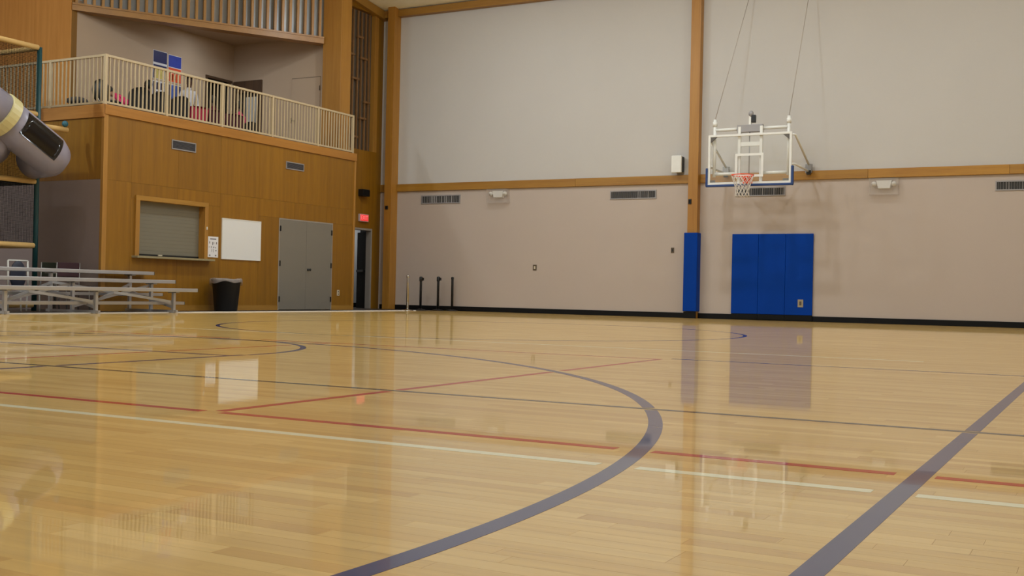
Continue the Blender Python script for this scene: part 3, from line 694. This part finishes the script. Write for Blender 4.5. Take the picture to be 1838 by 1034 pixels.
# pads
for k in range(3):
    x0 = -7.665+k*.607
    lab = ('left', 'middle', 'right')[k]
    g = thing('wall_pad', (x0+.3, YB, .13), f'{lab} panel of the three blue wall pads below the hoop', 'wall pad', 'blue wall pads below the hoop')
    boxo('vinyl_cover', x0+.001, x0+.606, YB-.052, YB-.012, .135, 1.925, blue_vinyl, g, b=.012, seg=3); boxo('backer_board', x0+.01, x0+.597, YB-.012, YB, .02, 1.915, black_r, g)
    boxo('lower_edge', x0+.004, x0+.603, YB-.05, YB-.012, .02, .133, black_r, g)
g = thing('column_pad', (-8.57, YB, .15), 'narrow blue pad wrapped around the wooden column', 'wall pad')
boxo('vinyl_front', -8.735, -8.415, YB-.255, YB-.205, .16, 1.95, blue_vinyl, g, b=.015, seg=3)
boxo('vinyl_side', -8.735, -8.69, YB-.205, YB-.002, .16, 1.95, blue_vinyl, g, b=.012); boxo('vinyl_side', -8.445, -8.415, YB-.205, YB-.002, .16, 1.95, blue_vinyl, g, b=.01)
boxo('base_block', -8.72, -8.43, YB-.24, YB-.205, 0, .155, black_r, g)

# ---- basketball goal
gy = 23.25; gx = -6.895; bx0, bx1 = gx-.90, gx+.90; bz0, bz1 = 2.90, 3.97
bg = thing('basketball_goal', (gx, YB, 2.9), 'wall-mounted basketball goal with glass backboard, orange rim and white net', 'basketball hoop')
boxo('glass', bx0+.03, bx1-.03, gy, gy+.012, bz0+.03, bz1-.03, glass_m, bg)
for nme, a, b, c, d_ in (('frame_top', bx0, bx1, bz1-.045, bz1), ('frame_bottom', bx0, bx1, bz0, bz0+.05), ('frame_side', bx0, bx0+.05, bz0+.05, bz1-.045), ('frame_side', bx1-.05, bx1, bz0+.05, bz1-.045)):
    boxo(nme, a, b, gy-.012, gy+.03, c, d_, white_p, bg, b=.004)
for nme, a, b, c, d_ in (('target_line', gx-.305, gx+.305, 3.50, 3.55), ('target_line', gx-.305, gx+.305, 3.05, 3.10), ('target_line', gx-.305, gx-.255, 3.10, 3.50), ('target_line', gx+.255, gx+.305, 3.10, 3.50)):
    boxo(nme, a, b, gy-.003, gy, c, d_, white_p, bg)
boxo('edge_padding', bx0-.04, bx1+.04, gy-.03, gy+.045, bz0-.045, bz0+.004, navy_pad, bg, b=.012, seg=3)
for s in (0, 1):
    a = (bx0-.045, bx0+.004) if s == 0 else (bx1-.004, bx1+.045)
    boxo('edge_padding', a[0], a[1], gy-.03, gy+.045, bz0-.03, bz0+.36, navy_pad, bg, b=.012, seg=3)
dk_steel = mat('dark_bracket_steel', (92, 86, 82), .5, .3)
for s in (-1, 1):
    bm = bmesh.new(); xx = gx+s*.845; T = [(xx, bz1-.05), (xx-s*.13, bz1-.05), (xx, bz1-.16)]
    A = [bm.verts.new((a, gy-.006, c)) for a, c in T]; B = [bm.verts.new((a, gy+.03, c)) for a, c in T]; bm.faces.new(A); bm.faces.new(B[::-1])
    for k in range(3): bm.faces.new((A[k], B[k], B[(k+1) % 3], A[(k+1) % 3]))
    obj('corner_bracket', bm, dk_steel, bg)
    boxo('corner_bracket', xx-s*.13-.03*(s < 0), xx+.03*(s > 0), gy+.015, gy+.03, bz0+.05, bz0+.10, dk_steel, bg)
# rim
rc = Vector((gx-.02, gy-.38, 3.05)); rim = tubeo('rim', [rc+Vector((.229*math.cos(a), .229*math.sin(a), 0)) for a in [2*PI*k/32 for k in range(33)]], .0105, rim_m, bg, 8)
bm = bmesh.new(); bm_box(bm, rc.x-.075, rc.x+.075, gy-.165, gy-.002, 3.035, 3.06); bm_box(bm, rc.x-.10, rc.x+.10, gy-.02, gy, 2.91, 3.06); obj('rim_bracket', bm, rim_m, rim)
bm = bmesh.new()
for s in (-1, 1): bm_bar(bm, (rc.x+s*.06, gy-.02, 2.94), (rc.x+s*.13, gy-.19, 3.04), .012, .02)
obj('rim_brace', bm, rim_m, rim)
# net
bm = bmesh.new(); NL = 12; prof = [(.229, 0), (.205, -.075), (.175, -.155), (.15, -.24), (.138, -.32), (.142, -.40), (.15, -.44)]
for k in range(NL):
    for s in (-1, 1):
        pts = []
        for j, (r, z) in enumerate(prof):
            a = 2*PI*(k+s*.5*(j % 2 if True else 0))/NL
            pts.append(rc+Vector((r*math.cos(a), r*math.sin(a), z-.012)))
        bm_tube(bm, pts, .0065, 5)
obj('net', bm, net_m, bg, smooth=True)
# support frame behind the board
py_ = gy+.09
for s in (-1, 1):
    xx = gx+s*.235
    boxo('upright', xx-.03, xx+.03, gy+.04, gy+.10, bz0+.02, bz1+.16, white_p, bg, b=.005)
    xo = gx+s*.80
    tubeo('side_post', [(xo, py_+.03, bz0+.18), (xo, py_+.03, bz1+.35)], .036, white_p, bg, 12)
    tubeo('post_cap', [(xo, py_+.03, bz1+.20), (xo, py_+.03, bz1+.30)], .05, white_p, bg, 12)
    xa = gx+s*.93
    tubeo('upper_arm', [(xo, py_+.03, bz1-.02), (xa, py_+.06, bz1-.05), (xa, YB-.09, 3.42)], .024, white_p, bg, 10)
    tubeo('lower_arm', [(xo, py_+.03, 3.31), (xa, py_+.06, 3.31), (xa, YB-.08, 3.28)], .024, white_p, bg, 10)
    boxo('wall_mount', xa-.07, xa+.07, YB-.13, YB-.056, 3.24, 3.44, steel, bg, b=.006)
    boxo('mount_block', xa-.035, xa+.06, YB-.17, YB-.13, 3.20, 3.30, black_p, bg, b=.006)
    tubeo('top_tube', [(gx+s*.80, py_+.03, bz1+.12), (gx+s*.24, py_+.03, bz1+.12)], .034, white_p, bg, 12)
    tubeo('bottom_tube', [(gx+s*.80, py_+.03, bz0+.24), (gx+s*.24, py_+.03, bz0+.24)], .034, white_p, bg, 12)
boxo('cross_member', gx-.24, gx+.24, gy+.05, gy+.09, bz1-.26, bz1-.17, white_p, bg, b=.004)
boxo('top_box', gx-.29, gx+.26, gy+.045, gy+.15, bz1+.04, bz1+.20, vent_m, bg, b=.01)
tubeo('adjuster_rod', [(gx-.02, gy+.07, bz0+.15), (gx-.02, gy+.07, bz1+.10)], .011, steel, bg, 8)
ac = boxo('actuator', gx+.01, gx+.10, gy+.04, gy+.13, bz1+.24, bz1+.40, black_p, bg, b=.01)
bm = bmesh.new(); bm_lathe(bm, [(.03, 0), (.055, .05), (.05, .10), (.02, .13)], (gx-.0, gy+.08, bz1+.36), 12); obj('motor_cap', bm, vent_m, ac, smooth=True)
boxo('actuator_mount', gx-.04, gx+.01, gy+.05, gy+.11, bz1+.12, bz1+.38, white_p, bg, b=.006)
mat_cable = mat('cable_grey', (168, 158, 148), .6)
for s, top in ((-1, (-7.20, YB-.05, 7.9)), (1, (-5.95, YB-.05, 7.8))):
    tubeo('hoist_cable', [(gx+s*.80, py_+.03, bz1+.35), top], .008, mat_cable, bg, 6)

# ---- stanchions
def stanchion(x, y, h_, m, label, belt):
    g = thing('stanchion', (x, y, 0), label, 'stanchion', 'belt stanchions in the corner')
    bm = bmesh.new(); bm_lathe(bm, [(.15, 0), (.15, .012), (.12, .022), (.045, .035), (.034, .05)], (x, y, 0), 24); obj('base', bm, m, g, smooth=True)
    bm = bmesh.new(); bm_lathe(bm, [(.031, .045), (.031, h_-.02), (.026, h_)], (x, y, 0), 16); obj('pole', bm, m, g, smooth=True)
    if belt:
        bm = bmesh.new(); bm_lathe(bm, [(.04, h_-.11), (.042, h_-.10), (.042, h_-.01), (.03, h_+.01)], (x, y, 0), 16); hd = obj('belt_head', bm, m, g, smooth=True)
        boxo('belt_clip', x+.036, x+.075, y-.03, y+.03, h_-.09, h_-.02, m, hd, b=.006)
    else:
        bm = bmesh.new(); bm_lathe(bm, [(.036, h_-.05), (.038, h_-.03), (.036, h_), (.01, h_+.012)], (x, y, 0), 16); obj('collar', bm, m, g, smooth=True)
stanchion(-15.32, 23.05, .87, chrome, 'chrome post with round base, leftmost of the four stanchions', False)
stanchion(-15.62, 24.10, .85, black_p, 'black belt post next to the chrome one', True)
stanchion(-15.25, 24.34, .86, black_p, 'black belt post between two other black posts', True)
stanchion(-14.925, 24.50, .86, black_p, 'black belt post farthest from the corner column', False)

# ---- bleachers
Y0b, Y1b = 11.10, 15.67
bl = thing('bleachers', (-15.8, 13.4, 0), 'three-row aluminium bleachers in front of the play frame', 'bleachers')
rows = ((-15.21, .45), (-15.78, .60), (-16.335, .755))
for xr_, zr in rows:
    pk_ = boxo('seat_plank', xr_-.12, xr_+.12, Y0b, Y1b, zr-.065, zr, alu, bl, b=.008)
    boxo('end_cap', xr_-.118, xr_+.118, Y1b, Y1b+.012, zr-.063, zr-.002, black_p, pk_, b=.004)
for xr_, zr in ((-15.52, .20), (-16.08, .35)):
    pk_ = boxo('foot_plank', xr_-.12, xr_+.12, Y0b, Y1b-.02, zr-.055, zr, alu, bl, b=.006); boxo('end_cap', xr_-.118, xr_+.118, Y1b-.02, Y1b-.008, zr-.053, zr-.002, black_p, pk_)
for y in (11.63, 13.40, 15.18):
    for k, (xr_, zr) in enumerate(rows):
        baro('leg', (xr_, y, .0), (xr_, y, zr-.068), .055, .05, alu, bl); boxo('seat_bracket', xr_-.10, xr_+.10, y-.045, y+.045, zr-.085, zr-.064, steel, bl)
    baro('base_rail', (-15.12, y, .03), (-16.42, y, .03), .045, .045, alu, bl); baro('stringer', (-15.21, y, .10), (-16.335, y, .38), .04, .045, alu, bl)
for ya, yb_ in ((11.63, 13.40), (13.40, 15.18)):
    baro('cross_brace', (-15.25, ya, .20), (-16.30, yb_, .52), .012, .045, alu, bl); baro('cross_brace', (-15.25, yb_, .20), (-16.30, ya, .52), .012, .045, alu, bl)
    baro('cross_brace', (-15.80, ya, .10), (-15.80, yb_, .50), .012, .045, alu, bl)

# ---- play frame
XPl = -17.0
pf = thing('play_frame', (XPl, 13.6, 0), 'indoor play frame with teal posts, tan padded bars and black netting', 'play structure')
zs = (.10, 1.16, 2.30, 3.50, 4.69)
for x in (XPl, XPl-1.25):
    for y in (13.6, 12.35, 11.1):
        tubeo('post', [(x, y, 0), (x, y, 4.70)], .045, teal, pf, 12)
for z in zs:
    for x in (XPl, XPl-1.25):
        for ya, yb_ in ((11.1, 12.35), (12.35, 13.6)):
            tubeo('padded_bar', [(x, ya+.05, z), (x, yb_-.04, z)], .048, tan_foam, pf, 12)
    for y in (13.6, 12.35, 11.1):
        tubeo('padded_bar', [(XPl-.05, y, z), (XPl-1.2, y, z)], .048, tan_foam, pf, 12)
tubeo('padded_bar', [(XPl-.02, 13.68, 3.31), (XPl-.02, 14.25, 3.31)], .05, tan_foam, pf, 12); 
bm = bmesh.new(); bm_ell(bm, (XPl-.02, 14.2, 3.42), (.05, .06, .06)); obj('teal_clamp', bm, mat('teal_clamp', (40, 96, 112), .5), pf, smooth=True)
bm = bmesh.new(); bm_tube(bm, [(XPl-.02, 14.24, 3.31), (XPl-.02, 14.256, 3.31)], .02, 10); obj('bar_end_hole', bm, black_p, pf)
for ya, yb_ in ((12.40, 13.55), (11.15, 12.30)):
    for z0, z1 in zip(zs, zs[1:]):
        for x in (XPl, XPl-1.25):
            if z0 < 1 : continue
            bm = bmesh.new(); n = 50
            for k in range(1, n):
                yy = ya+(yb_-ya)*k/n; bm_bar(bm, (x, yy, z0+.04), (x, yy, z1-.04), .005, .005)
                zz = z0+.04+(z1-z0-.08)*k/n; bm_bar(bm, (x, ya, zz), (x, yb_, zz), .005, .005)
            obj('netting', bm, net_black, pf)
    for z in zs[2:4]: boxo('deck', XPl-1.2, XPl-.05, ya, yb_, z-.06, z-.01, mat('deck_padding', (40, 52, 44), .7), pf)
# tube slide
ts = thing('tube_slide', (-16.45, 13.0, 2.2), 'grey plastic tube slide with dark window jutting from the play frame', 'slide')
P0 = Vector((-16.6, 11.0, 4.06)); Pa = Vector((-16.42, 12.42, 3.26)); Pb = Vector((-16.40, 13.25, 2.797))
ax_ = (Pb-Pa).normalized()
path = [P0, P0.lerp(Pa, .5), Pa]; rad = [.37, .37, .37]
tubeo('upper_tube', path, .37, tube_m, ts, 28)
bm = bmesh.new(); bm_tube(bm, [Pa-ax_*.12, Pa-ax_*.11, Pa+ax_*.07, Pa+ax_*.08], [.37, .392, .392, .37], 28); obj('joint_ring', bm, tube_y, ts, smooth=False)
endp = [Pa, Pa.lerp(Pb, .5), Pb]
C_ = Pb+Vector((-.30, 0, -.10))
bend = [Pb+ax_*.08+Vector((0, 0, 0)), Pb+ax_*.15+Vector((-.03, 0, 0)), Pb+ax_*.19+Vector((-.10, 0, 0)), Pb+ax_*.20+Vector((-.22, 0, 0)), Pb+ax_*.20+Vector((-.5, 0, -.02))]
tubeo('end_elbow', endp+bend, [.36, .36, .36, .36, .355, .35, .35, .35], tube_m, ts, 28)
# window patch on the side toward the court
s_ = ax_.cross(Vector((0, 0, 1))).normalized(); t_ = s_.cross(ax_).normalized()
if s_.x < 0: s_ = -s_
bm = bmesh.new(); gridv = []
for i in range(9):
    q = Pa+ax_*(.22+.80*i/8); rowv = []
    for j in range(13):
        a = -.55+1.25*j/12; rowv.append(bm.verts.new(q+.366*(math.cos(a)*s_+math.sin(a)*t_)))
    gridv.append(rowv)
for i in range(8):
    for j in range(12): bm.faces.new((gridv[i][j], gridv[i+1][j], gridv[i+1][j+1], gridv[i][j+1]))
r_ = bmesh.ops.extrude_face_region(bm, geom=bm.faces[:])
obj('window', bm, tube_win, ts, smooth=True)
bm = bmesh.new(); bm_tube(bm, [Pa+Vector((-.25, -.35, -.40)), Pa+Vector((-.3, -.05, -.42)), Pa+Vector((-.55, .2, -.45))], .33, 24); obj('lower_tube', bm, tube_m, ts, smooth=True)

# ---- things standing behind the bleachers
CX, CY = -16.76, 13.20
g = thing('plastic_chair', (CX, CY, 0), 'navy oval-backed chair with pale frame behind the bleachers', 'chair')
bm = bmesh.new(); bm_ell(bm, (CX-.17, CY, .62), (.035, .17, .26)); obj('backrest', bm, navy_cloth, g, smooth=True)
bm = bmesh.new(); bm_ell(bm, (CX+.02, CY, .40), (.2, .2, .04)); obj('seat', bm, navy_cloth, g, smooth=True)
for sx in (-.17, .17):
    for sy in (-.19, .19): tubeo('leg', [(CX+sx, CY+sy, 0), (CX+sx*.9, CY+sy, .40)], .014, white_p, g, 8)
for sy in (-.2, .2): tubeo('back_frame', [(CX-.16, CY+sy, .38), (CX-.18, CY+sy, .88)], .016, white_p, g, 8)
tubeo('back_frame', [(CX-.18, CY-.2, .88), (CX-.18, CY+.2, .88)], .016, white_p, g, 8)
def folded_chair(x, y, m, label, rz):
    g = thing('stacked_chair', (x, y, 0), label, 'chair', 'chairs stored behind the bleachers', rz=rz)
    def L(n, pts, r=.013):
        bm = bmesh.new(); bm_tube(bm, pts, r, 8); obj(n, bm, steel, g, True, local=True)
    bm = bmesh.new(); bm_box(bm, -.02, .02, -.21, .21, .62, .88); bev(bm, .012); obj('backrest', bm, m, g, local=True)
    bm = bmesh.new(); bm_box(bm, .0, .40, -.21, .21, .42, .46); bev(bm, .012); obj('seat', bm, m, g, local=True)
    for s in (-1, 1):
        L('leg', [(-.02, s*.22, 0), (0, s*.22, .88)]); L('leg', [(.38, s*.22, 0), (.34, s*.22, .44)]); L('side_rail', [(0, s*.22, .44), (.38, s*.22, .44)])
folded_chair(-17.35, 14.18, green_dk, 'dark olive chair stored at the foot of the taupe side wall', .3)
folded_chair(-16.85, 14.2, mat('maroon_cloth', (62, 34, 40), .8), 'dark maroon chair stored next to the olive one by the side wall', -.2)

# ---- round black chair and small chair on the balcony
g = thing('lounge_chair', (-18.6, 16.45, ZB), 'black round-backed chair near the balcony railing corner', 'chair')
bm = bmesh.new(); bm_ell(bm, (-18.6, 16.40, ZB+.66), (.07, .24, .26)); obj('backrest', bm, black_p, g, smooth=True)
bm = bmesh.new(); bm_ell(bm, (-18.36, 16.43, ZB+.42), (.24, .22, .05)); obj('seat', bm, black_p, g, smooth=True)
for s in (-1, 1):
    tubeo('leg', [(-18.6, 16.43+s*.2, ZB+.62), (-18.52, 16.43+s*.1, ZB+.40), (-18.62, 16.43+s*.2, ZB)], .012, chrome, g, 8); tubeo('leg', [(-18.25, 16.43+s*.12, ZB+.40), (-18.12, 16.43+s*.2, ZB)], .012, chrome, g, 8)
g = thing('low_stool', (-18.5, 15.72, ZB), 'low grey padded stool at the left end of the balcony', 'stool')
bm = bmesh.new(); bm_ell(bm, (-18.5, 15.72, ZB+.34), (.22, .22, .09)); obj('cushion', bm, grey_cloth, g, smooth=True)
for a in (.6, 2.2, 3.7, 5.3): tubeo('leg', [(-18.5+.15*math.cos(a), 15.72+.15*math.sin(a), ZB+.3), (-18.5+.2*math.cos(a), 15.72+.2*math.sin(a), ZB)], .012, steel, g, 8)

# ---- chairs and people on the balcony
def chair(x, y, rz, label, back=None, bh=.17):
    g = thing('tub_chair', (x, y, ZB), label, 'chair', 'round-backed chairs on the balcony', rz=rz)
    bm = bmesh.new(); bm_box(bm, -.22, .24, -.24, .24, .38, .45); bev(bm, .03); obj('seat', bm, cloth_red, g, local=True)
    bm = bmesh.new(); n = 14; A = []; B = []          # arched, slightly wrapped backrest
    prof = [(-.26, .40), (-.275, .60)]+[(-.275*math.cos(PI*k/n), .66+bh*math.sin(PI*k/n)) for k in range(n+1)]+[(.275, .60), (.26, .40)]
    for t, L_ in ((0, A), (.06, B)):
        for yy, zz in prof: L_.append(bm.verts.new((-.30-t+.9*yy*yy-(zz-.4)*.10, yy, zz)))
    m_ = len(prof)//2
    for L_, fl in ((A, 1), (B, -1)):
        for k in range(m_):
            q = [L_[k], L_[k+1], L_[-2-k], L_[-1-k]]
            if len(set(q)) == 4: bm.faces.new(q[::fl])
            elif len(set(q)) == 3: bm.faces.new([q[0], q[1], q[3]][::fl])
    for k in range(len(prof)): bm.faces.new((A[k], A[(k+1) % len(prof)], B[(k+1) % len(prof)], B[k]))
    obj('backrest', bm, back or back_k, g, local=True)
    for s_ in (-1, 1):
        bm = bmesh.new(); bm_tube(bm, [(-.30, s_*.22, 0), (-.24, s_*.21, .40)], .013, 8); obj('leg', bm, chrome, g, True, local=True)
        bm = bmesh.new(); bm_tube(bm, [(.24, s_*.22, 0), (.20, s_*.21, .40)], .013, 8); obj('leg', bm, chrome, g, True, local=True)
back_k = mat('black_upholstery', (26, 23, 24), .8); back_r = mat('rose_upholstery', (176, 36, 66), .85); back_m = mat('maroon_upholstery', (70, 20, 32), .85)

def person(x, y, rz, label, shirt, trousers, skin, hair, lean=0.0, standing=False, tilt=0.0):
    """one continuous skinned figure facing local +x"""
    V = []; E = []; Rr = []; T = []
    def v(p, r, tg, par=None):
        V.append(Vector(p)); Rr.append(r if isinstance(r, tuple) else (r, r)); T.append(tg)
        if par is not None: E.append((par, len(V)-1))
        return len(V)-1
    hz = .92 if standing else .53
    pel = v((0, 0, hz), (.15, .115), 'leg')
    wa = v((0, 0, hz+.16), (.145, .10), 'shirt', pel); ch = v((0, 0, hz+.38), (.165, .115), 'shirt', wa)
    nb = v((0, 0, hz+.50), (.085, .075), 'shirt', ch); nk = v((.01, 0, hz+.57), .052, 'skin', nb)
    jaw = v((.035, 0, hz+.635), (.062, .07), 'skin', nk); hd = v((.02, 0, hz+.72), (.078, .092), 'skin', jaw); tp = v((.01, 0, hz+.80), (.06, .07), 'skin', hd)
    for s in (-1, 1):
        sh_ = v((-.005, s*.165, hz+.455), .058, 'shirt', ch)
        if standing: el = v((-.03, s*.23, hz+.19), .042, 'shirt', sh_); wr_ = v((.06, s*.235, hz-.04), .028, 'skin', el); pm = v((.085, s*.23, hz-.11), (.02, .034), 'skin', wr_); fd = Vector((.04, 0, -1)).normalized()
        else: el = v((.06, s*.23, hz+.20), .042, 'shirt', sh_); wr_ = v((.27, s*.17, hz+.12), .028, 'skin', el); pm = v((.34, s*.15, hz+.105), (.034, .02), 'skin', wr_); fd = Vector((1, 0, -.25)).normalized()
        sd = Vector((0, 1, 0)) if not standing else Vector((1, 0, 0)); dn = Vector((0, 0, -1)) if not standing else Vector((0, -s, 0))
        for k, ln_ in enumerate((.062, .072, .068, .052)):
            b0 = V[pm]+fd*.035+sd*((k-1.5)*.018); k1 = v(b0, .0085, 'skin', pm); k2 = v(b0+fd*ln_*.55+dn*.008, .008, 'skin', k1); v(b0+fd*ln_*.9+dn*.03, .007, 'skin', k2)
        th = v(V[pm]+fd*.005-sd*(.032*s if not standing else -.032)+dn*.006, .009, 'skin', pm); v(V[th]+fd*.035-sd*(.012*s if not standing else -.012)+dn*.012, .008, 'skin', th)
        if standing:
            hp = v((0, s*.09, hz-.08), .088, 'leg', pel); kn = v((.02, s*.10, .48), .06, 'leg', hp); an = v((-.01, s*.10, .09), .042, 'leg', kn); v((.15, s*.11, .045), .04, 'shoe', an)
        else:
            hp = v((.04, s*.09, hz-.02), .09, 'leg', pel); kn = v((.44, s*.11, .50), .065, 'leg', hp); an = v((.46, s*.11, .09), .043, 'leg', kn); v((.61, s*.12, .045), .04, 'shoe', an)
    upper = set(range(1, 8))
    # lean the upper body about the pelvis
    piv = V[pel].copy(); Rm = Matrix.Rotation(lean, 3, 'Y')
    legs = [i for i, t in enumerate(T) if t in ('leg', 'shoe')]
    for i in range(len(V)):
        if i not in legs: V[i] = piv+Rm @ (V[i]-piv)
    me = bpy.data.meshes.new('p'); me.from_pydata([tuple(p) for p in V], E, []); o = bpy.data.objects.new('p', me); COL.objects.link(o)
    sk = o.modifiers.new('s', 'SKIN'); sk.use_smooth_shade = True
    for i, sv in enumerate(me.skin_vertices[0].data): sv.radius = Rr[i]; sv.use_root = (i == pel)
    sb_ = o.modifiers.new('u', 'SUBSURF'); sb_.levels = 1; sb_.render_levels = 1
    bpy.context.view_layer.update()
    m2 = bpy.data.meshes.new_from_object(o.evaluated_get(bpy.context.evaluated_depsgraph_get()))
    bpy.data.objects.remove(o); bpy.data.meshes.remove(me); m2.name = 'person_body'
    mats = [shirt, trousers, skin, black_p]; m2.materials.clear()
    for m in mats: m2.materials.append(m)
    ix = {'shirt': 0, 'leg': 1, 'skin': 2, 'shoe': 3}
    for p in m2.polygons:
        c = p.center; best = None
        for (a, b) in E:
            d = V[b]-V[a]; t = max(0, min(1, (c-V[a]).dot(d)/max(d.length_squared, 1e-9))); q = V[a]+d*t; ds = (c-q).length-(Rr[a][0]*(1-t)+Rr[b][0]*t)
            if best is None or ds < best[0]: best = (ds, T[b] if t > .5 else T[a])
        p.material_index = ix[best[1]]; p.use_smooth = True
    bo = bpy.data.objects.new('person', m2); COL.objects.link(bo); bo.location = (x, y, ZB); bo.rotation_euler.z = rz
    tag(bo, label, 'person', 'people on the balcony')
    H = V[hd]; q = Rm
    bm = bmesh.new(); bm_ell(bm, H+q @ Vector((-.022, 0, .022)), (.098, .088, .112), 14, 10, q)
    cut = [f for f in bm.faces if (q.transposed() @ (f.calc_center_median()-H)).x > .045 and (q.transposed() @ (f.calc_center_median()-H)).z < .075]
    bmesh.ops.delete(bm, geom=cut, context='FACES'); obj('hair', bm, hair, bo, True, local=True)
    bm = bmesh.new(); bm_ell(bm, H+q @ Vector((.10, 0, -.02)), (.016, .012, .022), 8, 6, q); obj('nose', bm, skin, bo, True, local=True)
    for s in (-1, 1):
        bm = bmesh.new(); bm_ell(bm, H+q @ Vector((.088, s*.033, .012)), (.008, .013, .008), 8, 6, q); obj('eye', bm, black_p, bo, True, local=True)
        bm = bmesh.new(); bm_ell(bm, H+q @ Vector((.0, s*.088, -.01)), (.018, .008, .03), 8, 6, q); obj('ear', bm, skin, bo, True, local=True)
    bm = bmesh.new(); bm_ell(bm, H+q @ Vector((.088, 0, -.062)), (.008, .026, .006), 8, 6, q); obj('mouth', bm, mat_lip, bo, True, local=True)
mat_lip = mat('lip_tone', (110, 60, 56), .6)
skin_d = mat('skin_deep', (84, 56, 44), .55); skin_m = mat('skin_tan', (150, 106, 82), .55)
hair_k = mat('hair_black', (18, 16, 15), .6); tr_dk = mat('trousers_dark', (34, 30, 34), .85)
s_pink = mat('shirt_pink', (214, 56, 108), .85); s_white = mat('shirt_white', (214, 210, 214), .85); s_mar = mat('shirt_maroon', (96, 22, 40), .85); s_blk = mat('shirt_black', (34, 30, 32), .85); s_red = mat('shirt_red', (170, 34, 58), .85)
folk = [
 (-19.15, 17.84, 3.63, 'person in bright pink shirt bending forward beside the round black chair', s_pink, skin_m, .95, 'black chair under the bending pink-shirted figure'),
 (-19.60, 18.66, 3.0, 'seated person in black top left of the plum grid poster', s_blk, skin_d, .05, 'black chair under the seated figure nearest the posters'),
 (-19.60, 20.80, 3.1, 'seated person in maroon shirt before the dark opening', s_mar, skin_d, .1, 'black chair under the maroon-shirted figure'),
 (-19.60, 21.72, 3.2, 'seated person in pink shirt in front of the pale door panel', s_pink, skin_d, .05, 'black chair under the pink-shirted figure by the pale door panel')]
for i, (x, y, rz, lab, sh_, sk_, ln_, cl_) in enumerate(folk):
    person(x, y, rz, lab, sh_, tr_dk, sk_, hair_k, ln_); chair(x, y, rz, cl_)
person(-19.95, 20.26, -.5, 'person in white shirt standing behind the row of chairs', s_white, tr_dk, skin_d, hair_k, 0, True)
for x, y, lab, bk in (
 (-18.50, 17.08, 'empty black round-backed chair right of the bending pink shirt', back_k),
 (-18.50, 17.66, 'empty black round-backed chair below the plum grid poster', back_k),
 (-18.50, 18.24, 'empty black round-backed chair left of the rose-coloured one', back_k),
 (-18.50, 18.82, 'empty rose-coloured round-backed chair in front of the white shirt', back_r),
 (-18.50, 19.40, 'empty maroon round-backed chair right of the rose-coloured one', back_m),
 (-18.50, 19.98, 'empty maroon round-backed chair at the right end of the row', back_m)):
    chair(x, y, 3.14159, lab, bk, .17 if bk is back_k else .03)
bpy.context.view_layer.update()
